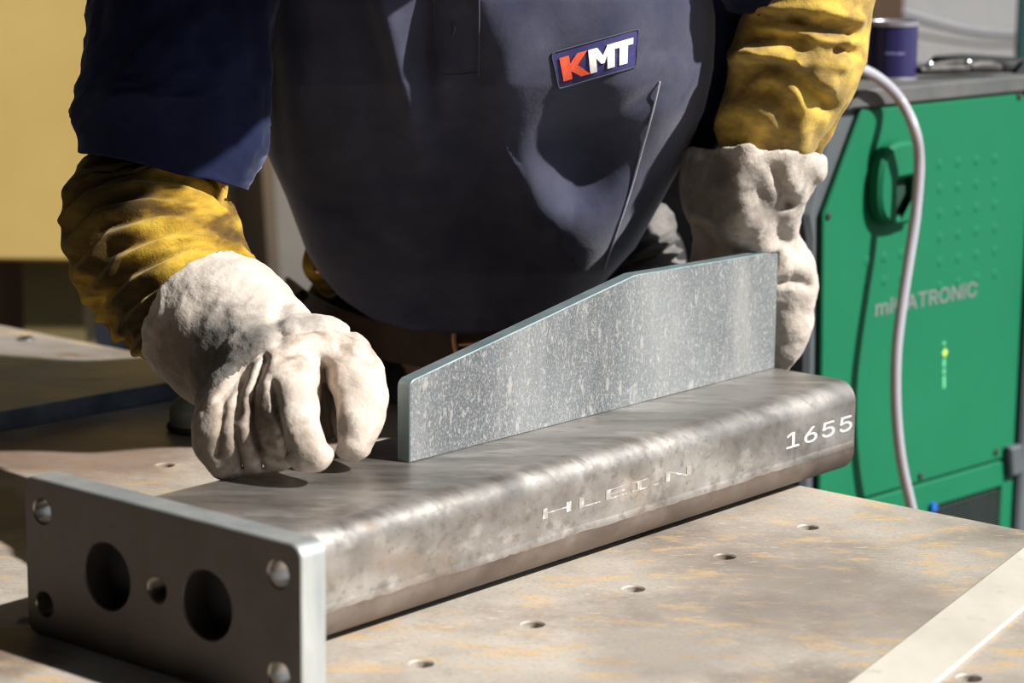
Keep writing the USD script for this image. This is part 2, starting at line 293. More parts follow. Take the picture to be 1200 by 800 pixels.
M["hair"] = noisy("brown_hair", [(0.3, (.03, .02, .012)), (0.7, (.07, .045, .03))], 120, rough=.6)
M["eye"] = plain("eye_white", (.7, .68, .65), .2)
M["trousers"] = noisy("black_work_cotton", [(0.3, (.007, .007, .009)), (0.7, (.018, .017, .019))], 30, rough=.9, bump=.4, bump_scale=300, bump_dist=.001)
M["tail"] = noisy("grey_wrinkled_cloth", [(0.3, (.07, .065, .065)), (0.7, (.19, .175, .165))], 30, rough=.9, bump=.4, bump_scale=300, bump_dist=.001)
M["belt"] = noisy("dark_brown_leather", [(0.3, (.035, .018, .010)), (0.7, (.07, .036, .02))], 40, rough=.6)
M["copper"] = plain("copper_buckle", (.62, .32, .18), .35, 0.9)
M["boot"] = noisy("black_boot_leather", [(0.3, (.012, .011, .010)), (0.7, (.03, .028, .025))], 30, rough=.5)
M["green"] = noisy("green_enamel", [(0.3, (.006, .118, .055)), (0.7, (.008, .134, .063))], 4, rough=0.6, specular_ior_level=.15)
M["green_dark"] = plain("green_recess_shade", (.003, .035, .02), .7)
M["casing"] = noisy("dark_grey_plastic", [(0.3, (.055, .065, .075)), (0.7, (.085, .095, .105))], 10, rough=0.55)
M["casing_top"] = noisy("dusty_grey_lid", [(0.3, (.055, .060, .062)), (0.7, (.10, .098, .095))], 14, rough=0.8)
M["black"] = noisy("black_rubber", [(0.3, (.012, .013, .015)), (0.7, (.022, .023, .026))], 30, rough=0.7)
M["logo"] = plain("grey_print", (.13, .15, .145), .6)
M["lime"] = plain("lime_print", (.40, .62, .10), .6)
M["palegreen"] = plain("pale_green_print", (.10, .42, .22), .6)
M["blueplastic"] = plain("blue_plastic", (.01, .10, .45), .4)
M["hose"] = plain("milky_plastic_hose", (.36, .35, .41), .35, subsurface_weight=.2, subsurface_scale=.01)
M["can"] = noisy("violet_lacquer", [(0.3, (.014, .011, .060)), (0.7, (.019, .016, .080))], 12, rough=0.35)
M["tin"] = plain("tin_rim", (.42, .40, .45), .4, 0.8)
M["can_print"] = plain("can_print", (.22, .20, .42), .6)
M["tool"] = noisy("dark_greasy_tool_steel", [(0.3, (.020, .018, .017)), (0.7, (.065, .058, .052))], 60, rough=0.55, metal=0.2)
M["shiny"] = plain("bright_steel", (.75, .78, .80), .25, 1.0)
M["knob"] = noisy("grey_green_paint", [(0.3, (.135, .155, .13)), (0.7, (.20, .225, .19))], 30, rough=0.6)
M["brass"] = plain("brass_yellow", (.70, .48, .08), .35, 0.5)
M["yellow_wall"] = noisy("yellow_ochre_paint", [(0.3, (.56, .39, .12)), (0.7, (.64, .46, .155))], 3, rough=0.7)
M["ochre_post"] = noisy("dull_ochre_paint", [(0.3, (.15, .115, .045)), (0.7, (.19, .145, .06))], 5, rough=0.7)
M["brown"] = noisy("grey_brown_paint", [(0.3, (.085, .065, .050)), (0.7, (.12, .092, .072))], 4, rough=0.8)
M["pale"] = noisy("pale_grey_paint", [(0.3, (.17, .16, .155)), (0.7, (.21, .20, .19))], 4, rough=0.8)
M["darkblue"] = plain("blue_black_steel", (.018, .022, .032), .6)
M["whitewall"] = noisy("off_white_plaster", [(0.3, (.36, .355, .365)), (0.7, (.42, .415, .42))], 2.5, rough=0.9, bump=.3, bump_scale=30, bump_dist=.005)
M["greyblue"] = noisy("grey_blue_sheet", [(0.3, (.22, .27, .30)), (0.7, (.27, .32, .345))], 4, rough=0.6)
M["teal"] = noisy("dark_teal_paint", [(0.3, (.006, .075, .075)), (0.7, (.010, .10, .10))], 4, rough=0.5)
M["wood"] = noisy("dark_brown_wood", [(0.3, (.05, .028, .015)), (0.7, (.11, .06, .032))], 10, (1, 1, .15), rough=0.7)
M["concrete"] = noisy("grey_concrete", [(0.3, (.10, .095, .09)), (0.7, (.15, .145, .135))], 2.5, rough=0.9, bump=.2, bump_scale=60)
M["ceil"] = noisy("dusty_sheet_ceiling", [(0.3, (.06, .056, .052)), (0.7, (.09, .085, .08))], 2, rough=.9)
M["cable"] = plain("grey_cable_sheath", (.20, .20, .22), .6)

# ------------------------------------------------------------------ the setting: a workshop open to daylight on its right-hand side
def setting(name, mesh, m): return single(name, mesh, m, kind="structure")
setting("floor", bbox((22, 16, 0.2), (6, 3.5, -0.1), .01), M["concrete"])
setting("wall_back", bbox((14, 0.2, 4.4), (1.5, 7.1, 2.2), .01), M["whitewall"])
setting("wall_left", bbox((0.2, 11.2, 4.4), (-5.1, 1.5, 2.2), .01), M["ceil"])
setting("wall_front", bbox((14, 0.2, 4.4), (1.8, -4.0, 2.2), .01), M["ceil"])  # unseen wall, lengthened past the room to cut sky light
setting("ceiling", bbox((7.4, 11.2, 0.2), (-1.5, 1.5, 4.5), .01), M["ceil"])

# ------------------------------------------------------------------ welding table
X_EDGE = 0.8145
hole_xy = [(0.1497 + 0.1343 * k, 0.0212) for k in range(-5, 5)] + [(0.404 + 0.1343 * k, -0.311) for k in range(-7, 4)] + [(0.4424 + 0.1343 * k, 0.6415) for k in range(-7, 3)] + \
          [(0.42 + 0.1343 * k, 0.331) for k in range(-7, 3)] + [(0.42 + 0.1343 * k, -0.643) for k in range(-7, 3)] + [(0.42 + 0.1343 * k, 0.96) for k in range(-7, 3)] + [(0.42 + 0.1343 * k, 1.28) for k in range(-7, 3)]
tp = Polygon([(-0.75, -0.9), (X_EDGE, -0.9), (X_EDGE, 1.75), (-0.75, 1.75)], [Point(*h).buffer(0.0092, quad_segs=6).exterior.coords for h in hole_xy if h[0] < X_EDGE - .03])
tl = W((-0.75, -0.9, 0))[0]
table = thing("welding_table", (tl[0], tl[1], 0), "scratched brown steel welding table top with rows of drilled holes, under the beam", "table")
part(table, "tabletop", in_frame(slab(tp, 0.03, 0.0012), O - .03 * AZ, AX, AY, AZ), M["table"])
for a, b in ((-.66, -.80), (.70, -.80), (-.66, 1.65), (.70, 1.65)):
    part(table, "leg", in_frame(bbox((.08, .08, TZ - .031), (a, b, (TZ - .031) / 2), .004), O - TZ * AZ, AX, AY, AZ), M["darkblue"])
for a in (-.66, .70):
    part(table, "rail", in_frame(bbox((.06, 2.37, .08), (a, .425, TZ - .072), .004), O - TZ * AZ, AX, AY, AZ), M["darkblue"])

# ------------------------------------------------------------------ steel beam with its end plate
PW, PH, PT = 0.3087, 0.1286, 0.0255
BY0, BY1, BZ0, BZ1, BX1, BR = 0.095, 0.287, 0.006, 0.0985, 0.881, 0.021
beam = thing("steel_beam", tuple(O), "long rectangular hollow steel beam with a drilled end plate, lying on the welding table", "beam")
outer = rrect(BY1 - BY0, BZ1 - BZ0, BR, (BY0 + BY1) / 2, (BZ0 + BZ1) / 2, 10)
ringp = Polygon(outer.exterior.coords, [rrect(BY1 - BY0 - .016, BZ1 - BZ0 - .016, BR - .008, (BY0 + BY1) / 2, (BZ0 + BZ1) / 2, 10).exterior.coords])
part(beam, "hollow_section", in_frame(slab(ringp, BX1 - PT, .0006), O + AX * PT, AY, AZ, AX), M["tube"])
part(beam, "end_cap", in_frame(slab(rrect(BY1 - BY0 - .018, BZ1 - BZ0 - .018, BR - .008, (BY0 + BY1) / 2, (BZ0 + BZ1) / 2, 8), .006, .0005), O + AX * (BX1 - .10), AY, AZ, AX), M["plate"])  # unseen plug, added to keep daylight out of the tube
# the rolled seam along the right-hand side
ns = 220; xs = np.linspace(PT + .002, BX1 - .001, ns)
prof = [(-.0045, 0), (-.003, .0007), (-.001, .0013), (.001, .0013), (.003, .0006), (.0045, 0)]
sv = []
for i, x in enumerate(xs):
    wob = (meshkit.noise(np.array([x * 25, 0, 0]), 3) - .5) * .0012; hh = .35 + .45 * meshkit.noise(np.array([x * 140, 5, 0]), 4)
    sv += [(x, BY0 - d * hh + .0002, 0.0345 + z + wob) for z, d in prof]
a = np.arange(5); sf = np.vstack([np.column_stack([i * 6 + a, (i + 1) * 6 + a, (i + 1) * 6 + a + 1, i * 6 + a + 1]) for i in range(ns - 1)])
part(beam, "seam", TM(W(sv), quads(sf)), M["tube"], smooth=60)
# strip of brown scale below the seam, with the rounded corner's shade painted in
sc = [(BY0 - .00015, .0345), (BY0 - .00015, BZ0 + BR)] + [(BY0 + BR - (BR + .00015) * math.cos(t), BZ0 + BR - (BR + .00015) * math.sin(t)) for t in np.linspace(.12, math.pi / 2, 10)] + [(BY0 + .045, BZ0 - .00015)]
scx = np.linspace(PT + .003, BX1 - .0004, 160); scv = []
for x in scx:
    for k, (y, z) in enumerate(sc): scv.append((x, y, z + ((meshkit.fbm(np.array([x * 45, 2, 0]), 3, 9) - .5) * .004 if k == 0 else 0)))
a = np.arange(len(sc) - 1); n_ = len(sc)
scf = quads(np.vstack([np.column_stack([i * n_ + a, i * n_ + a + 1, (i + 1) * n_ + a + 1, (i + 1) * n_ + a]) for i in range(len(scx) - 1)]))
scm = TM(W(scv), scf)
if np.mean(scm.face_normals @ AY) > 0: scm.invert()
part(beam, "scale_strip", scm, M["scale"], smooth=40, label="brown scale along the lower corner, its shade painted in")
# end plate
holes = [(.0235, .1035, .0100), (.0235, .0275, .0100), (.2873, .1025, .0100), (.2873, .0262, .0100), (.2110, .0645, .0262), (.0990, .0648, .0262), (.1537, .0656, .0098)]
pp = Polygon(rrect(PW, PH, .011, PW / 2, PH / 2, 8).exterior.coords, [Point(y, z).buffer(r, quad_segs=14).exterior.coords for y, z, r in holes])
pl = slab(pp, PT, .0012)
c = pl.triangles_center; nrm = pl.face_normals
rim = (np.abs(nrm[:, 2]) < .9)
inner = rim & (np.min([np.hypot(c[:, 0] - y, c[:, 1] - z) - r for y, z, r in holes], axis=0) < .002)
edge = rim & ~inner
def sub(m, mask): return m.submesh([np.nonzero(mask)[0]], append=True, repair=False)
ep = part(beam, "end_plate", in_frame(sub(pl, ~rim), O, AY, AZ, AX), M["plate"], label="dark end plate with two large bores and five smaller holes")
part(ep, "cut_edge", in_frame(sub(pl, edge), O, AY, AZ, AX), M["cut"], label="bright cut edge of the end plate")
for k, (y, z, r) in enumerate(holes):
    mk = inner & (np.hypot(c[:, 0] - y, c[:, 1] - z) < r + .004)
    b = sub(pl, mk)
    if k == 6:                                     # threaded centre hole
        th = np.linspace(0, 2 * np.pi * 10, 400); pts = np.column_stack([y + (r - .0003) * np.cos(th), z + (r - .0003) * np.sin(th), np.linspace(.001, PT - .001, 400)])
        b = cat(b, tube(pts, .0006, 400, 6, ref=(0, 0, 1)))
    bp_ = part(ep, "bore", in_frame(b, O, AY, AZ, AX), M["plate"] if k in (4, 5) else M["hole"])
    if k in (4, 5): part(ep, "bore_floor", in_frame(lathe([(0, PT - .0015), (r + .0015, PT - .0015), (r + .0015, PT - .0002), (0, PT - .0002)], 40, (y, z, 0)), O, AY, AZ, AX), M["black"])  # added black disc standing in for the shade inside the bore
# weld between tube and plate
wl = np.array(outer.exterior.coords)[::1]
part(beam, "fillet_weld", in_frame(tube(np.column_stack([wl, np.full(len(wl), PT + .0005)]), .0022, 240, 8, disp=lambda s, t: .0006 * np.sin(s * 500), caps=False, ref=(0, 0, 1)), O, AY, AZ, AX), M["tube"])
# stencilled marks on the side
def beam_text(txt, x0, x1, z0, z1, mat_, name, bold=False):
    t = meshkit.text_mesh(txt, 1.0, 1.0, bold=bold); b = t.bounds; v = np.asarray(t.vertices).copy()
    v[:, 0] = (v[:, 0] - b[0, 0]) / (b[1, 0] - b[0, 0]) * (x1 - x0) + x0; v[:, 1] = (v[:, 1] - b[0, 1]) / (b[1, 1] - b[0, 1]) * (z1 - z0) + z0; v[:, 2] = v[:, 2] * .0005
    t.vertices = v
    t = t.slice_plane([BX1 - .0008, 0, 0], [-1, 0, 0]) if x1 > BX1 else t
    part(beam, name, in_frame(t, O + (BY0 + .0001) * AY, AX, AZ, -AY), mat_, smooth=False)
beam_text("16550", .757, .908, .0500, .0655, M["mark"], "stencil_marking")
beam_text("HLEI.N", .385, .600, .054, .063, M["mark_faint"], "worn_marking")

# ------------------------------------------------------------------ the plate held upright on the beam
GY, GT = 0.1935, 0.0150
gp = lambda u, v: (lambda w: ((w - O) @ AX, (w - O)[2]))(ray_plane(u, v, O + GY * AY, AY))
g = [gp(480, 542)[0], gp(480, 447)[1], gp(745, 322), gp(918, 293)]
gx0, gx1 = g[0], BX1 - .001
gpoly = Polygon([(gx0, BZ1), (gx1, BZ1), (gx1, g[3][1]), g[2], (gx0, g[1])])
gpoly = gpoly.buffer(-.008, join_style=2).buffer(.008, quad_segs=6).union(sbox(gx0, BZ1, gx1, BZ1 + .03)).union(sbox(gx1 - .03, BZ1, gx1, g[3][1] - .0015))
gm = slab(Polygon(gpoly.exterior.coords).simplify(.00005), GT, .0009)
face = np.abs(gm.face_normals[:, 2]) > .9
gus = thing("gusset_plate", tuple(W((gx0, GY, BZ1))[0]), "mottled grey steel gusset plate with a sloping top edge, held upright on the beam", "steel plate")
# local: x along, y up, z = thickness towards the left (AY)
part(gus, "plate_face", in_frame(sub(gm, face), O + GY * AY, AX, AZ, AY), M["gusset"])
part(gus, "cut_edge", in_frame(sub(gm, ~face), O + GY * AY, AX, AZ, AY), M["gusset_edge"], label="bluish flame-cut edge")

# ------------------------------------------------------------------ things lying on the table
sp_ = Polygon([(.12, .905), (.752, .858), (.715, 1.215), (.08, 1.62)], [Point(.700, 1.185).buffer(.011, quad_segs=6).exterior.coords])
sm = slab(sp_, .0225, .001); face = np.abs(sm.face_normals[:, 2]) > .9
sl = thing("steel_slab", tuple(W((.12, .905, 0))[0]), "flat brown steel slab with a dark blue edge lying at the far left of the table", "steel slab")
part(sl, "slab_face", in_frame(sub(sm, face), O, AX, AY, AZ), M["slab"])
part(sl, "slab_edge", in_frame(sub(sm, ~face), O, AX, AY, AZ), M["slab_edge"], label="dark blue cut edge")
part(sl, "bushing", in_frame(lathe([(.005, .012), (.0105, .012), (.0108, .024), (.009, .0255), (.005, .024), (.005, .012)], 24, (.700, 1.185, 0)), O, AX, AY, AZ), M["shiny"], label="bright bushing in the slab's hole")
b0, b1 = W((.30, -.2590, 0))[0], W((.79, -.1612, 0))[0]
d = (b1 - b0) / np.linalg.norm(b1 - b0); nl = np.cross(d, AZ)
single("flat_bar", in_frame(slab(sbox(-.35, 0, np.linalg.norm(b1 - b0) + .03, .056), .004, .0008), b0, d, nl, AZ), M["bar"], "pale ground flat bar lying askew across the table at the lower right", "steel bar")
kc = P(232, 503, 2.575); kc[2] = TZ
kn = thing("clamping_knob", tuple(kc), "small grey-green rounded knob on the table behind the left-hand glove", "knob")
part(kn, "body", lathe([(0, .0005), (.028, .0005), (.0305, .003), (.0305, .0135), (.0300, .0145), (.0305, .0155), (.030, .026), (.024, .034), (.013, .041), (.011, .042), (0, .042)], 36, tuple(kc)), M["knob"])
part(kn, "grip_ring", lathe([(.0300, .002), (.0318, .003), (.0318, .007), (.030, .008)], 36, tuple(kc - np.array([.002, 0, 0]))), M["black"])
part(kn, "cap", lathe([(0, .0415), (.007, .0415), (.007, .0435), (.005, .0448), (0, .0448)], 24, tuple(kc)), M["brass"])

# ------------------------------------------------------------------ the person
nz = lambda q, seed=0: meshkit.fbm(np.asarray(q), 4, seed)
# torso lean: depth of the chest's front along the picture's height
DEPTH_PY = [-320, -140, 0, 100, 140, 250, 320, 390]; DEPTH_Y = [2.31, 2.30, 2.298, 2.322, 2.343, 2.413, 2.465, 2.545]
front_y = lambda py: np.interp(py, DEPTH_PY, DEPTH_Y)
person = thing("person", (0.0, 2.85, 0.0), "person in navy polo shirt, yellow leather sleeves and white gloves, bending over the beam", "person")

# body (one continuous surface under the clothes)
hip, chest, neck = np.array([-.03, 2.86, .93]), np.array([-.03, 2.54, 1.29]), np.array([-.035, 2.335, 1.50])
head = np.array([-.06, 2.125, 1.56])
shR, shL = np.array([-.255, 2.47, 1.50]), np.array([.20, 2.47, 1.50])
elR, wrR, haR = P(165, 246, 2.30), P(262, 390, 2.13), P(345, 455, 2.05)
elL, wrL, haL = P(952, -60, 2.46), P(876, 230, 2.48), P(885, 305, 2.525)
body_segs = [(hip, chest, .125, .12), (chest, neck, .11, .065), (neck, head - [0, .0, .03], .058, .062),
             (shR, shL, .075, .075), (shR, elR, .055, .045), (elR, wrR, .044, .032), (wrR, haR, .030, .026),
             (shL, elL, .055, .045), (elL, wrL, .044, .032), (wrL, haL, .030, .026),
             (hip + [-.09, 0, -.03], np.array([-.13, 2.95, .50]), .085, .06), (np.array([-.13, 2.95, .50]), np.array([-.14, 3.02, .09]), .058, .042), (np.array([-.14, 3.02, .07]), np.array([-.15, 2.86, .045]), .042, .036),
             (hip + [.09, 0, -.03], np.array([.09, 2.93, .50]), .085, .06), (np.array([.09, 2.93, .50]), np.array([.10, 3.02, .09]), .058, .042), (np.array([.10, 3.02, .07]), np.array([.11, 2.86, .045]), .042, .036)]
fw_ = np.array([.05, -.62, -.78]); fw_ /= np.linalg.norm(fw_)          # the face looks down at the work
sd_ = np.array([1., .08, 0]); sd_ -= fw_ * (sd_ @ fw_); sd_ /= np.linalg.norm(sd_); up_ = np.cross(sd_, fw_)
hp = lambda x, y, z: head + sd_ * x + fw_ * y + up_ * z
bf = cones(body_segs, .012)
def body_sdf(x):
    l = x - head; q = np.column_stack([l @ sd_ / .076, (l @ fw_) / .098, (l @ up_) / .112]); hd = (np.linalg.norm(q, axis=1) - 1) * .08
    jaw = cones([(hp(0, .045, -.075), hp(0, .062, -.10), .048, .030)], .01)(x)
    nose = cones([(hp(0, .092, .005), hp(0, .112, -.032), .009, .013)], .006)(x)
    ears = np.minimum(cones([(hp(-.076, -.005, .02), hp(-.078, 0, -.03), .012, .008)], .006)(x), cones([(hp(.076, -.005, .02), hp(.078, 0, -.03), .012, .008)], .006)(x))
    sock = np.minimum(np.linalg.norm(x - hp(-.032, .092, .012), axis=1), np.linalg.norm(x - hp(.032, .092, .012), axis=1)) - .014
    mouth = np.abs(cones([(hp(-.024, .090, -.066), hp(.024, .090, -.066), .0, .0)], .004)(x)) - .004
    d = smin(smin(smin(smin(bf(x), hd, .015), jaw, .02), nose, .008), ears, .006)
    return np.maximum(np.maximum(d, -sock), -mouth)
bm = relax(surface_nets(body_sdf, (-.45, 1.95, -.01), (.42, 3.15, 1.80), .0095), 3)
body = part(person, "body", bm, M["skin"], smooth=True)
for s in (-1, 1): part(body, "eye", trimesh.creation.icosphere(subdivisions=3, radius=.0135).apply_translation(hp(s * .032, .083, .012)), M["eye"], smooth=True)
def hair_sdf(x):
    l = x - head; q = np.column_stack([l @ sd_ / .083, (l @ fw_ + .012) / .104, (l @ up_ - .006) / .117]); d = (np.linalg.norm(q, axis=1) - 1) * .085
    return np.maximum(d, np.maximum(l @ fw_ - .062 - .3 * (l @ up_), -(l @ up_) - .055 - .0 * (l @ fw_)))
hm = surface_nets(hair_sdf, tuple(head - .15), tuple(head + .15), .006); displace(hm, (nz(np.asarray(hm.vertices) * 60) - .5) * .008)
part(person, "hair", hm, M["hair"], smooth=True)

# trousers and boots
tf = cones([(np.array([-.11, 2.90, .95]), np.array([.08, 2.90, .95]), .140, .140), (np.array([-.07, 2.84, 1.04]), np.array([.07, 2.82, 1.04]), .125, .125),
            (np.array([-.14, 2.90, .88]), np.array([-.14, 2.96, .48]), .115, .085), (np.array([-.14, 2.96, .48]), np.array([-.145, 3.03, .10]), .085, .075),
            (np.array([.08, 2.90, .88]), np.array([.09, 2.94, .48]), .115, .085), (np.array([.09, 2.94, .48]), np.array([.105, 3.03, .10]), .085, .075)], .02)
trm = surface_nets(lambda x: np.maximum(tf(x), .075 - x[:, 2]), (-.36, 2.62, .05), (.32, 3.18, 1.26), .012)
tv = np.asarray(trm.vertices); displace(trm, (1 - np.abs(2 * nz(tv * [9, 9, 22], 3) - 1)) * .014 - .007)
part(person, "trousers", trm, M["trousers"], smooth=True)
for sx, x in ((-1, -.148), (1, .108)):
    bf_ = cones([(np.array([x, 3.035, .14]), np.array([x, 3.035, .05]), .062, .05), (np.array([x, 3.05, .045]), np.array([x * 1.1, 2.83, .040]), .045, .040)], .02)
    part(person, "boot", surface_nets(lambda q: np.maximum(bf_(q), .002 - q[:, 2]), (x - .1, 2.74, -.01), (x + .1, 3.14, .22), .009), M["boot"], smooth=True)
# belt with its copper buckle, yellow hip pouch, wrinkled cloth at the other hip
belt_pts = [P(338, 345, 2.86), P(375, 372, 2.71), P(430, 394, 2.64), P(500, 408, 2.615), P(570, 410, 2.61), P(640, 400, 2.62), P(720, 370, 2.68), P(775, 335, 2.82)]
bp = catmull(belt_pts, 60); bv, bfq = [], []
for i, p in enumerate(bp):
    t = bp[min(i + 1, 59)] - bp[max(i - 1, 0)]; n_ = np.cross(t, AZ); n_ /= np.linalg.norm(n_)
    bv += [p + n_ * .004 + AZ * .021, p + n_ * .004 - AZ * .021, p - n_ * .001 - AZ * .021, p - n_ * .001 + AZ * .021]
for i in range(59):
    for k in range(4): bfq.append([4 * i + k, 4 * i + (k + 1) % 4, 4 * i + 4 + (k + 1) % 4, 4 * i + 4 + k])
bl = TM(bv, quads(bfq)); bl.fix_normals()
belt = part(person, "belt", bl, M["belt"], smooth=40)
bc = P(566, 404, 2.598)
bk = tube([bc + np.array(q) for q in ((-.028, 0, -.020), (-.028, 0, .018), (.028, 0, .024), (.028, 0, -.016), (-.028, 0, -.020))], .0028, 80, 10)
part(belt, "buckle", cat(bk, tube([bc + [-.026, 0, 0], bc + [.0, -.004, .003], bc + [.027, 0, .004]], .002, 20, 8)), M["copper"], smooth=60, label="copper belt buckle")
pf = cones(chain([(366, 286, 2.63, 7), (373, 312, 2.62, 15), (386, 334, 2.61, 15)]), .006)
pm = surface_nets(pf, tuple(P(371, 318, 2.65) - .07), tuple(P(371, 318, 2.65) + .08), .004); displace(pm, (nz(np.asarray(pm.vertices) * 50, 4) - .5) * .007)
pouch = part(person, "hip_pouch", pm, M["hide_r"], smooth=True, label="yellow leather hip pouch with a rivet")
rv = P(372, 317, 2.603)
part(pouch, "rivet", trimesh.creation.icosphere(subdivisions=2, radius=.0052).apply_translation(rv), M["copper"], smooth=True)
rb = tube([P(356, 345, 2.66), P(349, 352, 2.67), P(347, 362, 2.68), P(352, 372, 2.69)], .006, 24, 10, disp=lambda s, t: .0012 * np.sin(s * 70))
part(person, "strap_end", rb, M["trousers"], smooth=True)
cf = cones(chain([(765, 262, 2.62, 26), (752, 300, 2.60, 34), (735, 338, 2.60, 34), (770, 330, 2.63, 34)]), .01)
cm = surface_nets(cf, tuple(P(752, 300, 2.61) - .11), tuple(P(752, 300, 2.61) + .11), .0028)
cv = np.asarray(cm.vertices); q2 = project(cv)
displace(cm, .0050 * np.sin((q2[:, 0] * .42 + q2[:, 1] * .9) * .46 + 5 * nz(cv * 18, 6)) * np.clip((q2[:, 1] - 268) / 20, .1, 1))
part(person, "trouser_pocket", cm, M["tail"], smooth=True, label="grey cloth bunched in wrinkles at the hip")

# polo shirt: torso
XL = ([-330, -300, -255, -140, 0, 130, 180, 230, 270, 300, 350, 400], [515, 500, 330, 296, 300, 304, 313, 335, 350, 361, 388, 425])
XR = ([-330, -300, -255, -140, 0, 80, 130, 190, 240, 290, 325, 350, 400], [605, 625, 800, 832, 840, 837, 826, 800, 773, 745, 714, 695, 650])
NS, NV, NB = 190, 230, 60
s_ = np.linspace(0, 1, NS); v_ = np.linspace(0, 1, NV)
hem = np.interp(s_, [0, .06, .12, .22, .35, .5, .62, .72, .82, .92, 1], [283, 322, 348, 374, 387, 391, 388, 384, 372, 352, 330])
top = -330
pys = top + v_[:, None] * (hem - top)[None]
xl, xr = np.interp(pys, *XL), np.interp(pys, *XR)
ang = np.pi * s_[None]; sw = .5 - .5 * np.cos(ang); apx = np.pi * s_[None] ** .74     # the chest turns to the right: its nearest line lies left of the middle
pxs = xl + (xr - xl) * sw
bulge = np.interp(pys, [-330, -250, -140, 0, 200, 390], [.07, .10, .155, .165, .15, .12])
yside = front_y(pys) + bulge
Ys = yside - bulge * np.sin(apx) ** (.8 + .3 * np.clip((s_[None] - .55) / .45, 0, 1))
# cloth relief (metres towards the viewer), laid out on the chest like the folds it shows
Q = np.column_stack([pxs.ravel(), pys.ravel()])
def fold(pts, w, wr=None):
    """a ridge along a line; w = half width on its left, wr on its right"""
    d_, sd = seg_dist(Q, pts); ww = np.where(sd > 0, wr or w, w)
    return np.exp(-0.5 * (d_ / ww) ** 2)
rel = .032 * gauss(Q, (700, 20), (105, 85), -.25) + .020 * gauss(Q, (770, 70), (60, 45), -.3)
rel += .024 * fold([(438, -60), (444, 0), (464, 70), (482, 135), (490, 185)], 15, 11) * np.clip((210 - Q[:, 1]) / 80, 0, 1)
rel += .026 * fold([(556, -80), (572, 40), (592, 120), (616, 205), (642, 252)], 34, 26) + .016 * fold([(620, 215), (645, 258), (672, 272), (704, 258), (745, 205), (785, 140)], 26, 34)
rel += .115 * np.clip((s_[None] - .55) / .35, 0, 1).repeat(NV, 0).ravel() * np.clip((Q[:, 1] - 60) / 260, 0, 1)
rel -= .030 * gauss(Q, (688, 185), (44, 40), -.6)
rel -= .010 * gauss(Q, (760, 112), (22, 7), -.55)
rel += .012 * gauss(Q, (690, 300), (30, 40), .5)
rel += .008 * fold([(400, 120), (410, 250), (430, 340)], 28) * 1.0 + .006 * fold([(350, 60), (352, 160), (370, 250)], 16)
rel -= .010 * fold([(500, -20), (498, 60), (502, 120), (478, 220)], 9) * np.clip((200 - Q[:, 1]) / 90, 0, 1)
rel -= .012 * fold([(322, -60), (318, 60), (326, 130), (332, 200)], 7)
rel += (meshkit.fbm(np.column_stack([Q[:, 0] / 80, Q[:, 1] / 170, np.zeros(len(Q))]), 2, 11) - .5) * .022 + (meshkit.fbm(np.column_stack([Q[:, 0] / 45 + Q[:, 1] / 200, Q[:, 1] / 70, np.ones(len(Q))]), 2, 12) - .5) * .007
Ys = Ys - rel.reshape(Ys.shape) * np.sin(ang) ** .6
front = np.array([[P(pxs[i, j], pys[i, j], Ys[i, j]) for j in range(NS)] for i in range(NV)])
sb = np.linspace(1, 0, NB + 2)[1:-1]; angb = np.pi * sb
lb, rb_ = front[:, 0], front[:, -1]
back = np.array([[lb[i] * (.5 + .5 * np.cos(a)) + rb_[i] * (.5 - .5 * np.cos(a)) + np.array([0, .75, .55]) * np.sin(a) * .20 * np.interp(v_[i], [0, .15, .4, 1], [.35, .7, 1, 1.0]) for a in angb] for i in range(NV)])
ringv = np.concatenate([front, back], axis=1); NR = NS + NB
a = np.arange(NR); b = (a + 1) % NR
shirt_f = quads(np.vstack([np.column_stack([i * NR + a, (i + 1) * NR + a, (i + 1) * NR + b, i * NR + b]) for i in range(NV - 1)]))
shirt = TM(ringv.reshape(-1, 3), shirt_f)
if normals_of(shirt)[100 * NR + NS // 2, 1] > 0: shirt.invert()
# turned-in hem (thickness)
inn = TM(np.asarray(shirt.vertices) - normals_of(shirt) * .0022, shirt.faces[:, ::-1]); N_ = NR * NV
hemf = quads(np.column_stack([(NV - 1) * NR + a, (NV - 1) * NR + b, N_ + (NV - 1) * NR + b, N_ + (NV - 1) * NR + a]))
solid = TM(np.vstack([shirt.vertices, inn.vertices]), np.vstack([shirt.faces, inn.faces + N_, hemf]))
SH = part(person, "polo_shirt", solid, M["navy"], smooth=True)
def on_shirt(u, v, lift=.001):
    """a point on the shirt's front under the given spot of the chest"""
    i = np.unravel_index(np.argmin((pxs - u) ** 2 + (pys - v) ** 2), pxs.shape)
    # local bilinear refine
    Yi = Ys[i]; i0, j0 = min(max(i[0], 1), NV - 2), min(max(i[1], 1), NS - 2)
    A = np.column_stack([np.ones(9), pxs[i0 - 1:i0 + 2, j0 - 1:j0 + 2].ravel() - u, pys[i0 - 1:i0 + 2, j0 - 1:j0 + 2].ravel() - v])
    Yi = np.linalg.lstsq(A, Ys[i0 - 1:i0 + 2, j0 - 1:j0 + 2].ravel(), rcond=None)[0][0]
    p = P(u, v, Yi); return p + (CAM - p) / np.linalg.norm(CAM - p) * lift
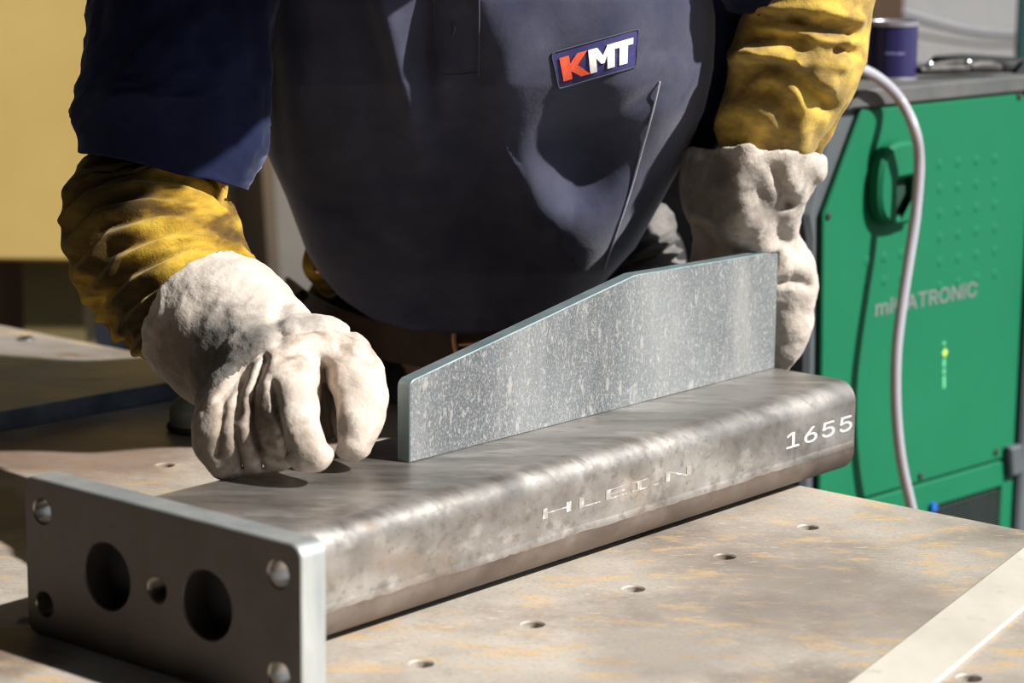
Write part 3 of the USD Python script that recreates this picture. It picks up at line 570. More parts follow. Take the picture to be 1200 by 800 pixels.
def applique(poly, T, step=3.0, lift0=-.0006):
    """a flat shape laid on the shirt: poly in chest coordinates, T its thickness"""
    pp_ = poly.segmentize(step)
    v, f = trimesh.creation.triangulate_polygon(pp_, engine="earcut")
    m_ = trimesh.Trimesh(np.column_stack([v, np.zeros(len(v))]), f, process=True)
    for _ in range(4):
        if m_.edges_unique_length.max() <= step * 1.8: break
        m_ = m_.subdivide()
    m_ = trimesh.creation.extrude_triangulation(np.asarray(m_.vertices)[:, :2], m_.faces, 1.0)
    cache = {}
    def q(p):
        k = (round(p[0], 3), round(p[1], 3))
        if k not in cache: cache[k] = on_shirt(p[0], p[1], 0)
        w = cache[k]; return w + (CAM - w) / np.linalg.norm(CAM - w) * (lift0 + T * p[2])
    out = TM([q(p) for p in m_.vertices], m_.faces); out.fix_normals(); return out
part(SH, "placket", applique(Polygon([(505, -90), (560, -90), (561, 30), (562, 92), (538, 94), (513, 93), (508, 30)]), .0022, 8), M["navy"], smooth=40)
part(SH, "placket_edge", tube([on_shirt(561, y, .002) for y in range(-90, 93, 12)], .0011, 60, 8), M["navy"], smooth=True)
part(SH, "placket_stitching", tube([on_shirt(x, y, .0022) for x, y in ((513, 86), (525, 88), (545, 87), (560, 85))], .0005, 24, 6), M["lining"], smooth=True)
bt = on_shirt(531, 33, .003)
part(SH, "buttonhole", tube([on_shirt(531, 25, .0022), on_shirt(533, 33, .0022), on_shirt(530, 42, .0022)], [.0006, .0016, .0006], 20, 8), M["lining"], smooth=True)
part(SH, "side_seam", tube([on_shirt(*q, .0022) for q in ((773, 96), (768, 118), (761, 145), (754, 170), (747, 195), (740, 220), (732, 245), (724, 268), (716, 292), (708, 316))], .0011, 60, 6), M["thread"], smooth=True)
# chest patch with its letters
quad_ = [(646, 62), (748, 34), (745, 78), (655, 104)]
def pq(x, y):                                      # unit square (x right, y down) -> the patch's quadrilateral on the chest
    q_ = np.array(quad_, float); return tuple((1 - y) * ((1 - x) * q_[0] + x * q_[1]) + y * ((1 - x) * q_[3] + x * q_[2]))
edge_ = [pq(x, y) for x, y in [(.04, .0), (.25, 0), (.5, 0), (.75, 0), (.97, 0), (1, .08), (1, .5), (1, .92), (.97, 1), (.75, 1), (.5, 1), (.25, 1), (.04, 1), (0, .92), (0, .5), (0, .08)]]
PA = part(person, "chest_patch", applique(Polygon(edge_), .0016, 5), M["patch"], smooth=40, label="dark blue chest patch with red and white letters")
part(PA, "stitched_edge", tube([on_shirt(*q, .0012) for q in edge_ + edge_[:1]], .0008, 140, 6), M["lining"], smooth=True)
def letter(strokes, mat_):
    from shapely.ops import unary_union
    g_ = unary_union([Polygon(s) for s in strokes]); g_ = g_.buffer(.004)
    g_ = g_.segmentize(.05)
    g_ = Polygon([pq(*p) for p in g_.exterior.coords])
    part(PA, "letter", applique(g_, .0030, 2.5), mat_, smooth=False)
letter([[(.08, .20), (.185, .20), (.185, .84), (.08, .84)], [(.17, .47), (.29, .20), (.40, .20), (.27, .52), (.41, .84), (.30, .84), (.17, .58)]], M["patch_red"])
letter([[(.42, .20), (.50, .20), (.50, .84), (.42, .84)], [(.42, .20), (.52, .20), (.585, .46), (.65, .20), (.65, .36), (.60, .66), (.565, .66), (.47, .36)], [(.64, .20), (.725, .20), (.725, .84), (.64, .84)]], M["patch_white"])
letter([[(.73, .20), (.945, .20), (.945, .36), (.73, .36)], [(.79, .30), (.885, .30), (.885, .84), (.79, .84)]], M["patch_white"])

# shirt sleeves
def open_tube(pts, radii, m, n, disp, thick, squash=None, **kw):
    t_ = tube(pts, radii, m, n, disp, caps=False, **kw)
    if t_.face_normals.shape[0] and np.mean(np.einsum("ij,ij->i", t_.face_normals, t_.triangles_center - np.repeat(catmull(np.asarray(pts), m)[:-1], 2 * n, axis=0)[: len(t_.faces)])) < 0: t_.invert()
    V = np.asarray(t_.vertices); nr = normals_of(t_); N = len(V); a = np.arange(n); b = (a + 1) % n
    lip = quads(np.vstack([np.column_stack([k + a, k + b, N + k + b, N + k + a]) for k in (0, (m - 1) * n)]))
    o_ = TM(np.vstack([V, V - nr * thick]), np.vstack([t_.faces, t_.faces[:, ::-1] + N, lip])); o_.fix_normals(); return o_
def wr1(s, t): return (1 - np.abs(2 * nz(np.stack([s * 5 + .5 * np.cos(t), np.cos(t) * 1.3, np.sin(t) * 1.3], -1), 21) - 1)) * .026 * np.clip((1 - s) * 5, .12, 1) - .013 * np.clip((1 - s) * 5, .12, 1)
sR = [P(262, -215, 2.46), P(235, -120, 2.40), P(220, -10, 2.345), P(206, 90, 2.305), P(197, 150, 2.285), P(191, 192, 2.27)]
sl_m = open_tube(sR, [.085, .090, .081, .081, .080, .076], 90, 72, wr1, .0025)
SV = np.asarray(sl_m.vertices); qs = project(SV)
w_ = np.clip((qs[:, 1] - 120) / 60, 0, 1)[:, None]                        # the hem sags towards the inner elbow
SV = SV + w_ * np.clip((qs[:, 0:1] - 200) / 85, -1, 1.1) * np.array([.004, -.004, -.010])
fr_ = np.clip((2.30 - SV[:, 1]) / .05, 0, 1) * np.exp(-.5 * ((qs[:, 0] - 250) / 24) ** 2) * np.clip((qs[:, 1] - 150) / 40, 0, 1)   # the front of the cuff gapes
SV[:, 2] += w_[:, 0] * .5 * np.clip(SV[:, 1] - 2.285, -.1, .1) + fr_ * .016; sl_m.vertices = SV
part(SH, "sleeve", sl_m, M["navy_clean"], smooth=True)
sL = [P(800, -215, 2.47), P(842, -110, 2.47), P(838, -20, 2.49), P(826, 70, 2.51), P(817, 130, 2.52), P(812, 172, 2.53)]
part(SH, "sleeve", open_tube([P(780, -200, 2.47), P(850, -140, 2.46), P(905, -95, 2.455), P(948, -62, 2.452)], [.085, .085, .086, .090], 50, 48, wr1, .0025), M["navy_clean"], smooth=True)
part(SH, "back_panel", open_tube(sL, [.085, .075, .046, .036, .030, .026], 60, 40, wr1, .0025), M["navy_clean"], smooth=True)

# yellow leather sleeves
def wrinkle(seed, amp, fs=9.0, ft=.7, tw=.6):
    def d_(s, t):
        q = np.stack([s * fs + tw * np.sin(t) * 1.2, np.cos(t) * ft + 3, np.sin(t) * ft], -1)
        r = 1 - np.abs(2 * meshkit.fbm(q, 2, seed) - 1) * 1.6
        return amp * (np.clip(r, -.3, 1) - .45) + .3 * amp * (nz(q * [2.5, 3, 3], seed + 1) - .5)
    return d_
def add_folds(m_, folds, ymax):
    v = np.asarray(m_.vertices); q = project(v); amt = np.zeros(len(v)); front_ = -normals_of(m_)[:, 1]
    for pts, w, a_ in folds:
        d_, _ = seg_dist(q, pts); amt += a_ * np.exp(-.5 * (d_ / w) ** 2)
    return displace(m_, amt * np.clip(front_ * 2, 0, 1))
yr = [(206, 120, 2.315, 62), (193, 165, 2.305, 70), (182, 205, 2.295, 78), (172, 250, 2.28, 93), (186, 298, 2.24, 98), (218, 342, 2.195, 88), (248, 378, 2.15, 78), (270, 402, 2.125, 66)]
srm = tube([P(*q[:3]) for q in yr], [q[3] * pxm(q[2]) for q in yr], 200, 150, wrinkle(31, .008, 13))
rf = [[(72, 228), (100, 205), (150, 196), (210, 200), (262, 222)], [(74, 258), (105, 228), (160, 214), (220, 222), (266, 245)], [(82, 290), (120, 250), (180, 236), (232, 240), (272, 262)],
      [(92, 322), (128, 280), (190, 258), (250, 258), (284, 284)], [(104, 350), (145, 306), (205, 280), (262, 276), (296, 300)], [(118, 372), (160, 332), (215, 304), (250, 296)], [(138, 394), (172, 358), (212, 332), (240, 318)], [(160, 412), (188, 380), (214, 358)]]
add_folds(srm, [(p_, 6, .0065) for p_ in rf] + [([(x + 4, y + 13) for x, y in p_], 5, -.0065) for p_ in rf], 0)
A_R = part(person, "leather_sleeve", srm, M["hide_r"], smooth=True, label="sooty yellow leather sleeve")
part(A_R, "lace", cat(tube([P(255, 205, 2.232), P(262, 222, 2.228), P(257, 240, 2.226), P(264, 258, 2.228)], .0035, 40, 10), tube([P(262, 200, 2.230), P(264, 215, 2.228), P(262, 232, 2.228)], .003, 30, 10)), M["hide_l"], smooth=True)
yl = [(962, -130, 2.45, 82), (955, -60, 2.45, 78), (948, 0, 2.45, 72), (939, 45, 2.455, 76), (924, 95, 2.46, 73), (904, 142, 2.465, 61), (894, 174, 2.468, 55), (888, 200, 2.472, 36), (880, 230, 2.478, 28)]
slm = tube([P(*q[:3]) for q in yl], [q[3] * pxm(q[2]) for q in yl], 190, 140, wrinkle(41, .006, 7, .8, .9))
add_folds(slm, [([(880, 8), (920, 14), (960, 10), (1005, 22)], 6, 0.0084), ([(870, 32), (905, 22), (935, 22)], 7, -0.0098), ([(925, 24), (965, 36), (1000, 40)], 5, -0.0112), ([(880, 30), (930, 40), (990, 48)], 7, 0.0084),
                ([(860, 45), (900, 42), (940, 46)], 6, -0.0112), ([(985, 58), (1003, 62)], 5, -0.0126), ([(862, 70), (895, 62), (940, 68), (985, 74)], 8, 0.0084), ([(880, 62), (908, 68), (935, 72)], 6, 0.0098),
                ([(858, 95), (885, 82), (915, 76), (925, 70)], 7, -0.0140), ([(925, 72), (945, 88), (968, 98)], 8, 0.0112), ([(932, 82), (950, 102), (972, 128)], 7, -0.0140), ([(860, 112), (895, 108), (918, 122), (926, 135)], 8, -0.0140),
                ([(852, 122), (880, 116), (905, 126)], 7, .006), ([(842, 140), (870, 132), (905, 140)], 9, .007), ([(932, 110), (935, 140), (938, 172)], 10, .007), ([(840, 150), (862, 146)], 4, -.005), ([(970, 70), (985, 66)], 6, -.006)], 0)
A_L = part(person, "leather_sleeve", slm, M["hide_l"], smooth=True, label="clean bright yellow leather sleeve")
part(A_L, "seam_flap", tube([P(1004, 78, 2.435), P(990, 108, 2.435), P(974, 140, 2.44), P(958, 170, 2.44), P(950, 184, 2.445)], [.004, .007, .008, .008, .006], 50, 16, disp=lambda s, t: .0007 * np.sin(s * 23 + 2 * np.cos(t)), flat=.5), M["hide_l"], smooth=True)

# the glove on the beam
def glove_mesh(segs, cut, lo, hi, h, seed, amp, k=.008, extra=None):
    f_ = cones(segs, k)
    def g_(x):
        d_ = f_(x)
        if extra is not None: d_ = extra(x, d_)
        for p0, n0 in cut: d_ = np.maximum(d_, (x - p0) @ n0)
        return d_
    m_ = relax(surface_nets(g_, lo, hi, h), 4); v = np.asarray(m_.vertices)
    r = 1 - np.abs(2 * nz(v * [24, 24, 17], seed) - 1) * 1.6
    displace(m_, amp * (np.clip(r, -.3, 1) - .45) + (nz(v * 70, seed + 2) - .5) * .0022); return m_
BT = TZ + BZ1
gl = chain([(232, 362, 2.165, 85), (268, 392, 2.13, 81), (298, 418, 2.10, 72)])                     # gauntlet
gl += chain([(298, 418, 2.10, 70), (338, 436, 2.06, 58), (356, 440, 2.05, 50)])                     # back of the hand
gl += chain([(330, 420, 2.035, 40), (337, 452, 2.00, 32), (350, 492, 1.967, 27), (364, 527, 1.953, 25)])  # thumb
gl += chain([(372, 412, 2.05, 36), (402, 426, 2.04, 30), (420, 462, 2.02, 23), (417, 492, 2.01, 21), (412, 518, 2.005, 20)])  # index finger
gl += chain([(388, 418, 2.08, 32), (414, 440, 2.075, 25), (424, 472, 2.065, 20), (412, 506, 2.055, 18)])  # middle finger
gl += chain([(375, 425, 2.11, 32), (400, 450, 2.11, 24), (406, 482, 2.10, 20), (394, 502, 2.085, 18)])    # ring finger
gl += chain([(350, 440, 2.13, 30), (372, 462, 2.135, 22), (374, 488, 2.125, 19), (360, 503, 2.11, 17)])   # little finger
gl += chain([(296, 440, 2.05, 46), (274, 480, 2.015, 34), (260, 515, 1.99, 25), (262, 545, 1.98, 12)])    # heel of the hand and loose leather
gl += chain([(285, 470, 2.015, 34), (298, 505, 1.99, 28), (304, 532, 1.98, 18)])
gl += chain([(318, 445, 2.025, 32), (322, 490, 1.995, 26), (330, 522, 1.985, 18)])
c0 = P(241, 371, 2.155); cn = P(200, 328, 2.20) - c0; cn /= np.linalg.norm(cn)
def slit(x, d_):                                   # creases of the palm's loose leather
    q = project(x); o_ = d_
    for pts, w, dp in (([(283, 440), (262, 480), (256, 530)], 3.2, .005), ([(292, 432), (279, 470), (274, 500), (284, 545)], 3.2, .006), ([(312, 420), (296, 470), (297, 505), (308, 545)], 3.2, .008),
                       ([(300, 522), (312, 530), (325, 535)], 2.5, .004), ([(320, 450), (324, 480), (334, 510), (340, 530)], 3.0, .007), ([(318, 440), (345, 432), (362, 436)], 3.2, .003), ([(325, 422), (352, 412), (378, 420)], 3.2, .003),
                       ([(340, 500), (356, 496), (372, 500)], 3.2, .002), ([(258, 470), (282, 435), (310, 412), (338, 394), (385, 384), (410, 392)], 3.2, .004), ([(330, 400), (322, 378), (330, 360)], 7, .006),
                       ([(380, 432), (379, 455), (384, 480), (388, 515)], 6, .022), ([(384, 465), (387, 500)], 8, .012)):
        dd, _ = seg_dist(q, pts); o_ = o_ + dp * np.exp(-.5 * (dd / w) ** 2) / (1 + np.exp(np.clip((x[:, 1] - 2.095) / .008, -40, 40)))
    return o_
lo = np.minimum(P(150, 560, 1.93), P(150, 560, 2.25)) - .03; hi = np.maximum(P(460, 280, 1.93), P(460, 280, 2.25)) + .03; lo[1], hi[1] = 1.88, 2.30
hole_ = [(np.array([0, 0, BT + .0006]), np.array([0, 0, -1.]))]
gm1 = glove_mesh(gl, [(c0, cn)] + hole_, tuple(lo), tuple(hi), .0026, 51, .0045, extra=slit)
gc = gm1.triangles_center; qg = project(gc); dd, sd = seg_dist(qg, [(222, 500), (250, 455), (305, 415), (338, 394), (385, 384), (450, 410)])
palm = sd > 0
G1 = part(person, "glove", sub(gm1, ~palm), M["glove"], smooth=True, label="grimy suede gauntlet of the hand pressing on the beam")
part(G1, "palm", sub(gm1, palm), M["glove_palm"], smooth=True, label="smooth white leather thumb and fingers")
# the glove holding the far end of the gusset plate
g2 = chain([(882, 165, 2.47, 76), (876, 195, 2.47, 68), (866, 225, 2.475, 57), (872, 270, 2.50, 50), (876, 300, 2.525, 46)])
g2 += chain([(900, 190, 2.46, 30), (930, 194, 2.455, 16), (957, 196, 2.453, 8)])
g2 += chain([(905, 215, 2.46, 22), (903, 250, 2.465, 22), (896, 285, 2.48, 26)])
g2 += chain([(876, 290, 2.525, 46), (892, 325, 2.53, 40), (897, 350, 2.53, 32)])
g2 += chain([(905, 305, 2.515, 30), (922, 320, 2.505, 25), (930, 345, 2.50, 18), (927, 385, 2.50, 15), (922, 410, 2.50, 11), (919, 430, 2.50, 5)])
g2 += chain([(890, 325, 2.53, 24), (905, 365, 2.528, 17), (905, 395, 2.522, 14), (902, 410, 2.518, 12)])
g2 += chain([(872, 320, 2.535, 24), (876, 365, 2.53, 17), (876, 392, 2.522, 14), (874, 405, 2.518, 12)])
g2 += chain([(855, 315, 2.53, 22), (850, 350, 2.525, 16), (848, 378, 2.515, 13)])
g2 += chain([(850, 300, 2.525, 26), (830, 328, 2.51, 20), (815, 350, 2.50, 16)])
def dents(x, d_):
    q = project(x); o_ = d_
    for pts, w, dp in (([(908, 200), (912, 215), (922, 238)], 6, .012), ([(872, 178), (862, 215), (872, 262)], 14, -.006), ([(888, 225), (905, 250), (915, 282)], 10, .010), ([(826, 260), (845, 285), (868, 292)], 8, .010), ([(916, 331), (930, 328), (944, 334)], 3.5, .008),
                       ([(838, 185), (832, 225), (842, 260)], 12, .006)):
        dd, _ = seg_dist(q, pts); o_ = o_ + dp * np.exp(-.5 * (dd / w) ** 2) / (1 + np.exp(np.clip((x[:, 1] - 2.50) / .01, -40, 40)))
    return o_
gback = W((0, GY + GT + .0012, 0))[0]; gend = W((BX1 + .0008, 0, 0))[0]
def off_plate(x, d_):
    d_ = dents(x, d_)
    inside = np.maximum(-((x - gback) @ AY), (x - gend) @ AX)                  # the slab of air the plate stands in
    d_ = np.maximum(d_, -np.maximum(np.maximum((x - gback) @ AY, (x - gend) @ AX), x[:, 2] - (TZ + g[3][1] + .001)))
    return np.maximum(d_, -np.maximum((x - gend) @ AX, x[:, 2] - BT - .0006))
t0 = P(880, 176, 2.395); tn = P(884, 130, 2.40) - t0; tn /= np.linalg.norm(tn)
lo2 = P(780, 470, 2.5) - .03; hi2 = P(990, 140, 2.5) + .03; lo2[1], hi2[1] = 2.36, 2.62
gm2 = glove_mesh(g2, [(P(878, 173, 2.41), np.array([.05, .22, 1.]) / 1.025)], tuple(lo2), tuple(hi2), .0032, 61, .006, extra=off_plate)
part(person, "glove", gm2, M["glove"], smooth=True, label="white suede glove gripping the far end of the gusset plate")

# ------------------------------------------------------------------ welding machine
MT = 0.777; am, an = np.array([math.sin(MT), math.cos(MT), 0]), np.array([math.cos(MT), -math.sin(MT), 0])
M0 = P(957, 400, 2.88); M0[2] = 0
def mp(u, v, out=0.0):
    w = ray_plane(u, v, M0 + an * out, an) - M0; return np.array([w @ am, w[2]])
def mpoly(pts, out=0.0): return Polygon([mp(*p, out) for p in pts])
def on_panel(poly, T, e=.001, out=0.0): return in_frame(slab(poly, T, e), M0 + an * out, am, AZ, an)
zt = mp(1010, 128)[1]; tl_, tr_ = mp(1004, 128), mp(1191, 108); ll = mp(959, 250); MB = .30
zlid = tl_[1] + .024
mach = thing("welding_machine", tuple(M0 + am * .15 - an * .18 + AZ * .0), "green welding machine with a dark grey casing behind the table at the right", "welding machine")
s_r = mp(1190, 400)[0]; s_e = s_r + .035; MW = .34
prof = Polygon([(-.010, .26), (s_e, .26), (s_e, zlid - .004), (tl_[0] - .035, zlid - .004), (ll[0] - .022, ll[1] - .0), (-.018, ll[1] - .03)])
part(mach, "casing", on_panel(prof.buffer(-.012, join_style=2).buffer(.012, quad_segs=5), MW, .006, -MW - .001), M["casing"])
gp_ = [(1004, 128), (1191, 109), (1190, 528), (1173, 533), (1173, 545)]
seam_z = mp(1090, 560)[1]
pan = Polygon([tl_, (s_r - .002, tl_[1]), (s_r - .002, mp(1173, 530)[1]), (mp(1173, 530)[0], mp(1173, 530)[1] - .002), (mp(1173, 530)[0], seam_z + .0015), (mp(955, 500)[0] + .004, seam_z + .0015), (mp(957, 420)[0], mp(957, 420)[1]), (ll[0], ll[1])])
SP = part(mach, "side_panel", on_panel(pan, .008, .002), M["green"])
vq = [mp(1090, 600), mp(1166, 569)]
v0, v1 = mp(1088, 600)[0], mp(1166, 600)[0]; vz1 = mp(1166, 569)[1]; vz0 = vz1 - .11
low = Polygon([(mp(955, 500)[0] + .004, .33), (mp(1181, 600)[0], .33), (mp(1181, 600)[0], mp(1173, 545)[1] - .02), (mp(1173, 545)[0], seam_z - .0015), (mp(955, 500)[0] + .004, seam_z - .0015)], [[(v0, vz0), (v1, vz0), (v1, vz1), (v0, vz1)]])
LP = part(mach, "lower_panel", on_panel(low, .008, .002), M["green"])
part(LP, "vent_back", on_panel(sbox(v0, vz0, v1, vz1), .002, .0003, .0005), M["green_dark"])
bars = [on_panel(sbox(x - .0008, vz0, x + .0008, vz1), .002, .0003, .0045) for x in np.linspace(v0, v1, 14)[1:-1]] + [on_panel(sbox(v0, z - .0008, v1, z + .0008), .002, .0003, .0060) for z in np.linspace(vz0, vz1, 17)[1:-1]]
part(LP, "vent_grille", cat(*bars), M["black"], kind="stuff")
part(mach, "lid", on_panel(Polygon([(tl_[0] - .030, zlid - .022), (s_e + .004, zlid - .022), (s_e + .004, zlid), (tl_[0] - .012, zlid)]), MW + .018, .003, -MW - .006), M["casing_top"])
part(mach, "corner_post", on_panel(Polygon([(s_r, .28), (s_e + .05, .28), (s_e + .05, zlid + .03), (s_r + .02, zlid + .03), (s_r - .025, zlid - .004), (s_r - .025, zlid - .020), (s_r, zlid - .024)]), .03, .004, -.012), M["casing"])
part(mach, "latch", on_panel(mpoly([(1170, 522), (1184, 518), (1186, 552), (1172, 556)]), .016, .003, .004), M["casing"])
for u, v in ((1072, 556), (1161, 528), (964, 252), (1188, 112)):
    o_ = mp(u, v); part(mach, "screw", in_frame(lathe([(0, 0), (.0045, 0), (.0045, .002), (.003, .003), (0, .003)], 16), M0 + an * .008 + am * o_[0] + AZ * o_[1], am, AZ, an), M["black"])
# cable clamp with its square opening
oc = mp(1037, 213); ell = []
for t in np.linspace(0, 2 * np.pi, 49)[:-1]:
    rx, ry = mp(1064, 213)[0] - oc[0], (mp(1037, 164)[1] - mp(1037, 262)[1]) / 2
    x_, z_ = np.sign(np.cos(t)) * abs(np.cos(t)) ** .75, np.sign(np.sin(t)) * abs(np.sin(t)) ** .8
    ell.append((oc[0] + rx * x_, oc[1] + ry * z_ * (1 if z_ > 0 else .98)))
sq = Polygon([mp(1031, 208), mp(1031, 252), mp(1056, 246), mp(1056, 203)]).buffer(-.003).buffer(.003)
ov = Polygon(ell, [sq.exterior.coords])
HB = part(mach, "handle_plate", on_panel(ov, .022, .005, .007), M["green"])
part(HB, "handle_recess", on_panel(sq.buffer(.002), .003, .0005, .0075), M["green_dark"])  # floor coloured dark to stand in for a deep pocket's shade
dome = lathe([(0, .0013), (.003, .0012), (.0055, .0007), (.0075, 0)], 18)
for j in range(6):
    for i in range(4):
        o_ = mp(1095 + 21.5 * i, 192 - 2.3 * i + j * (28.5 - .5 * i)); part(SP, "dimple", in_frame(dome, M0 + an * .0079 + am * o_[0] + AZ * o_[1], am, AZ, an), M["green"], smooth=True)
for j in range(2):
    for i in range(3):
        o_ = mp(1010 + 20 * i, 305 - 4 * i + 27 * j); part(SP, "dimple", in_frame(dome, M0 + an * .0079 + am * o_[0] + AZ * o_[1], am, AZ, an), M["green"], smooth=True)
def panel_text(txt, a_, b_, hpx, mat_, name, bold=True):
    t = meshkit.text_mesh(txt, 1, 1, bold); bb = t.bounds; v = np.asarray(t.vertices).copy(); p0, p1 = mp(*a_), mp(*b_); hz = mp(a_[0], a_[1] - hpx)[1] - p0[1]
    v[:, 0] = (v[:, 0] - bb[0, 0]) / (bb[1, 0] - bb[0, 0]) * (p1[0] - p0[0]) + p0[0]; v[:, 1] = (v[:, 1] - bb[0, 1]) / (bb[1, 1] - bb[0, 1]) * hz + (p0[1] + p1[1]) / 2; v[:, 2] *= .0006
    t.vertices = v; part(SP, name, in_frame(t, M0 + an * .0079, am, AZ, an), mat_, smooth=False)
panel_text("miGATRONiC", (1019, 368), (1138, 348), 19, M["logo"], "lettering")
o_ = mp(1101, 412); part(SP, "warning_diamond", on_panel(affinity.rotate(sbox(o_[0] - .0045, o_[1] - .0045, o_[0] + .0045, o_[1] + .0045), 45), .0006, .0001, .008), M["lime"])
part(SP, "warning_print", cat(*[on_panel(sbox(mp(1100, v)[0] - .003, mp(1100, v)[1] - h_, mp(1100, v)[0] + .003, mp(1100, v)[1] + h_), .0005, .0001, .008) for v, h_ in ((401, .002), (424, .005), (434, .003), (443, .004), (450, .004))]), M["palegreen"])
o_ = mp(1085, 592); part(LP, "blue_plug", in_frame(lathe([(0, 0), (.006, 0), (.006, .006), (0, .007)], 16), M0 + an * .008 + am * o_[0] + AZ * o_[1], am, AZ, an), M["blueplastic"])
for k, (s__, d__) in enumerate(((.06, .04), (.06, MW - .04), (s_e - .06, .04), (s_e - .06, MW - .04))):
    wc = M0 + am * s__ - an * d__
    whl = in_frame(lathe([(0, -.02), (.06, -.02), (.085, -.025), (.1, -.018), (.1, .018), (.085, .025), (.06, .02), (0, .02)], 32), wc + AZ * .1, am, AZ, an)
    part(mach, "wheel", whl, M["black"]); part(mach, "wheel_bracket", in_frame(bbox((.05, .22, .02), (0, .20, .03), .003), wc, am, AZ, an), M["casing"])

# white hose hanging in front of the machine
hp_ = [(968, 74), (1003, 79), (1030, 92), (1054, 116), (1071, 150), (1077, 190), (1073, 250), (1064, 310), (1055, 370), (1050, 420), (1050, 480), (1056, 540), (1068, 595), (1080, 650)]
hq = []
for i, (u, v) in enumerate(hp_):
    w = ray_plane(u, v, M0 + an * (.055 if 3 < i else .03), an); hq.append(w)
hq += [hq[-1] + [.02, 0, -.15], hq[-1] + [.05, .02, -.33], np.array([hq[-1][0] + .10, hq[-1][1] + .05, .008]), np.array([hq[-1][0] + .45, hq[-1][1] + .15, .008])]
single("hose", tube(hq, .0066, 220, 16, ref=(1, 0, .3)), M["hose"], "milky white plastic hose hanging in a curve down the side of the green machine", "hose", smooth=True)

# things standing on the machine's lid
LZ = zlid
def lid_pt(u, v): return ray_plane(u, v, np.array([0, 0, LZ]), AZ)
cc = lid_pt(1042, 92); cc[2] = LZ + .0003; r_ = 30.5 * pxm(cc[1]); hgt = 66 * pxm(cc[1])
can = thing("paint_can", tuple(cc), "violet metal paint can standing on the lid of the welding machine", "can")
part(can, "body", lathe([(0, .001), (r_ - .002, .001), (r_, .003), (r_, hgt - .004), (0, hgt - .004)], 48, tuple(cc)), M["can"])
part(can, "rim", lathe([(r_ - .006, hgt - .006), (r_ + .0012, hgt - .006), (r_ + .0015, hgt - .001), (r_ - .001, hgt), (r_ - .006, hgt - .001), (r_ - .008, hgt - .005)], 48, tuple(cc)), M["tin"])
part(can, "lid", lathe([(0, hgt - .005), (r_ - .007, hgt - .005), (r_ - .008, hgt - .002), (0, hgt - .003)], 48, tuple(cc)), M["tin"])
part(can, "bottom_rim", lathe([(r_ - .003, 0), (r_ + .001, 0), (r_ + .001, .003), (r_ - .001, .004)], 48, tuple(cc)), M["tin"])
pb = []
for k, (u, w_px) in enumerate([(1033, 3), (1037, 4), (1041, 3), (1045, 2), (1049, 4), (1053, 2)]):
    th = math.asin((u - 1042) / 30.5); dirv = np.array([math.sin(th), -math.cos(th), 0]); tang = np.array([math.cos(th), math.sin(th), 0])
    pb.append(in_frame(bbox((w_px * .0009, .003, .0006), (0, 0, 0), .0001), cc + dirv * (r_ + .0001) + AZ * hgt * .46, tang, AZ, dirv))
part(can, "worn_print", cat(*pb), M["can_print"], smooth=False)
# greasy torch-like hand tool and a black tray
ta, tb = lid_pt(1076, 93), lid_pt(1172, 88); ta[2] = tb[2] = LZ
dt = (tb - ta); L_ = np.linalg.norm(dt); dt /= L_; nt = np.cross(AZ, dt)
tool = thing("hand_tool", tuple(ta), "greasy dark hand tool with bright screws lying on the machine lid beside the violet can", "tool")
al = lambda x, z=.011, y=0: ta + dt * x + AZ * z + nt * y
part(tool, "handle", tube([al(0), al(L_ * .25, .0115), al(L_ * .5, .0108), al(L_ * .62, .011)], [.005, .0068, .0068, .006], 40, 20, caps=True), M["tool"], smooth=True)
part(tool, "head", tube([al(L_ * .60, .012), al(L_ * .72, .013), al(L_ * .86, .012), al(L_ * .98, .009)], [.0075, .0085, .0085, .006], 40, 20), M["tool"], smooth=True)
for x in (.10, .56): part(tool, "screw", trimesh.creation.icosphere(subdivisions=2, radius=.0052).apply_translation(al(L_ * x, .0185, -.004)), M["shiny"], smooth=True)
part(tool, "lever", tube([al(L_ * .15, .017), al(L_ * .4, .019), al(L_ * .66, .0185)], [.003, .004, .003], 24, 12), M["tool"], smooth=True)
tr = lid_pt(1152, 80); tr[2] = LZ + .0003
single("black_tray", in_frame(slab(rrect(.085, .13, .02), .014, .004), tr, am, -an, AZ), M["black"], "low black rounded tray at the back of the machine lid behind the hand tool", "tray")

# ------------------------------------------------------------------ workshop background
def upright(u0, u1, Y, z0, z1, t, m_):
    a_, b_ = P(u0, 300, Y), P(u1, 300, Y); return bbox((b_[0] - a_[0], t, z1 - z0), ((a_[0] + b_[0]) / 2, Y + t / 2, (z0 + z1) / 2), .006)
YY = 4.3
yb = P(40, 306, YY)[2]
yc = thing("yellow_cabinet", tuple(P(-60, 300, YY) * [1, 1, 0]), "big ochre yellow sheet-metal cabinet standing on posts behind the person at the left", "cabinet")
part(yc, "body", upright(-700, 215, YY, yb, 2.3, .5, M["yellow_wall"]), M["yellow_wall"])
part(yc, "post", upright(26, 97, YY + .06, 0, yb, .1, M["ochre_post"]), M["ochre_post"], label="dull ochre post under the yellow cabinet")
part(yc, "post", upright(-620, -540, YY + .06, 0, yb, .1, M["ochre_post"]), M["ochre_post"])
part(yc, "back_panel", upright(-690, 60, YY + .42, .05, yb, .04, M["wood"]), M["wood"], label="dark brown panel beneath")
single("steel_cupboard", upright(97, 240, 4.95, 0, .99, .3, M["darkblue"]), M["darkblue"], "low blue-black steel cupboard beside the ochre post, mostly hidden by the arm", "cupboard")
bc_ = thing("brown_locker", tuple(P(300, 300, 4.9) * [1, 1, 0]), "grey-brown metal locker seen between the arm and the shirt", "locker")
part(bc_, "door", upright(274, 316, 4.9, .06, 2.1, .45, M["brown"]), M["brown"])
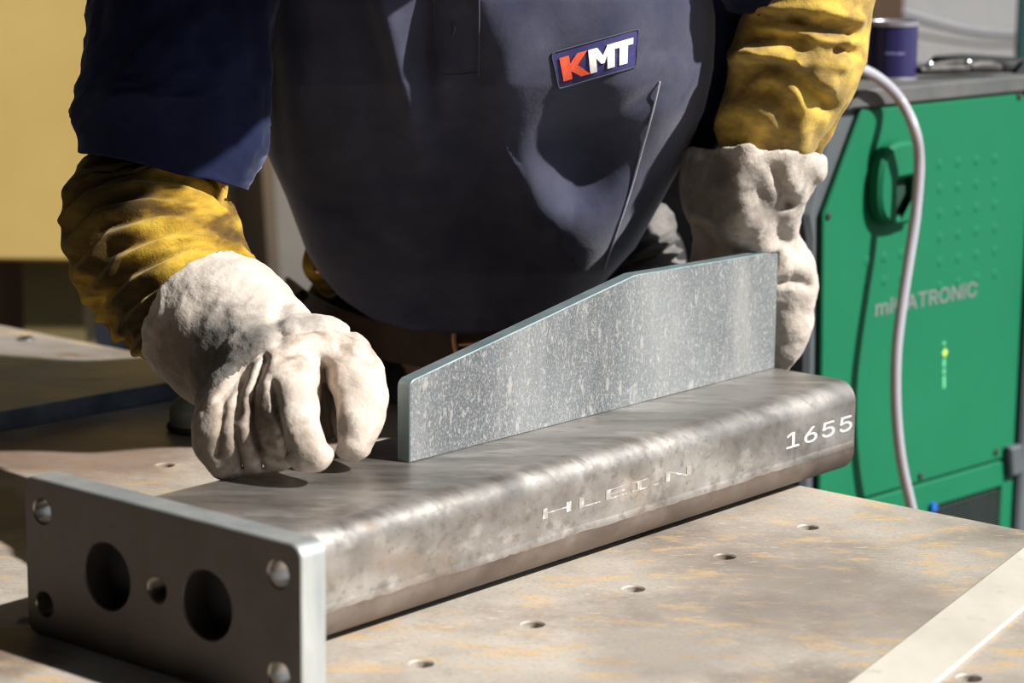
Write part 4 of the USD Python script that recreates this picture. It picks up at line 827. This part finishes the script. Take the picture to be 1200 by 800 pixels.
part(bc_, "frame", upright(252, 273, 4.88, 0, 2.12, .47, M["pale"]), M["pale"], label="pale grey side frame")
lp = thing("leaning_board", tuple(P(345, 300, 4.7) * [1, 1, 0]), "pale grey board leaning upright beside the brown locker", "board")
b_l = bbox((.10, .03, 1.9), (0, 0, .95), .004); b_l.apply_transform(trimesh.transformations.rotation_matrix(-.055, [0, 1, 0])); b_l.apply_translation(P(374, 300, 4.7) * [1, 1, 0] + [.01, 0, .006])
part(lp, "panel", b_l, M["pale"])
e_l = bbox((.022, .045, 1.92), (-.056, 0, .96), .003); e_l.apply_transform(trimesh.transformations.rotation_matrix(-.055, [0, 1, 0])); e_l.apply_translation(P(374, 300, 4.7) * [1, 1, 0] + [.01, 0, .006])
part(lp, "edge_strip", e_l, M["brown"], label="dull edge strip")
gb = thing("grey_cabinet", tuple(P(800, 300, 4.6) * [1, 1, 0]), "blue-grey sheet-metal cabinet behind the person's raised arm", "cabinet")
gz = P(850, 66, 4.6)[2]
part(gb, "body", upright(640, 1004, 4.6, gz, 2.2, .4, M["greyblue"]), M["greyblue"])
part(gb, "plinth", upright(650, 995, 4.62, 0, gz, .36, M["wood"]), M["wood"], label="dark brown base")
single("wooden_post", upright(1012, 1047, 4.9, 0, 2.6, .09, M["wood"]), M["wood"], "dark brown wooden post behind the violet paint can", "post")
single("teal_partition", upright(1184, 1420, 4.2, 0, 2.1, .05, M["teal"]), M["teal"], "dark teal green upright partition at the right edge behind the machine", "partition")
wb = thing("white_board", tuple(P(1110, 100, 5.6) * [1, 1, 0]), "off-white wall board behind the machine with two grey cables drooping in front", "board")
part(wb, "panel", upright(1000, 1260, 5.6, .0, 2.4, .06, M["whitewall"]), M["whitewall"])
for k, (r_c, pts) in enumerate(((.009, [(1030, 8), (1060, 16), (1100, 28), (1140, 37), (1185, 41), (1240, 40)]), (.006, [(1030, 30), (1065, 38), (1110, 46), (1150, 51), (1190, 52), (1240, 50)]))):
    single("wall_cable", tube([P(u, v, 5.55) for u, v in pts], r_c, 60, 12, ref=(0, -1, 0)), M["cable"] if k == 0 else M["pale"], ["thicker dark grey cable drooping along the white board, the upper one", "thinner pale grey cable drooping along the white board, the lower one"][k], "cable", smooth=True)
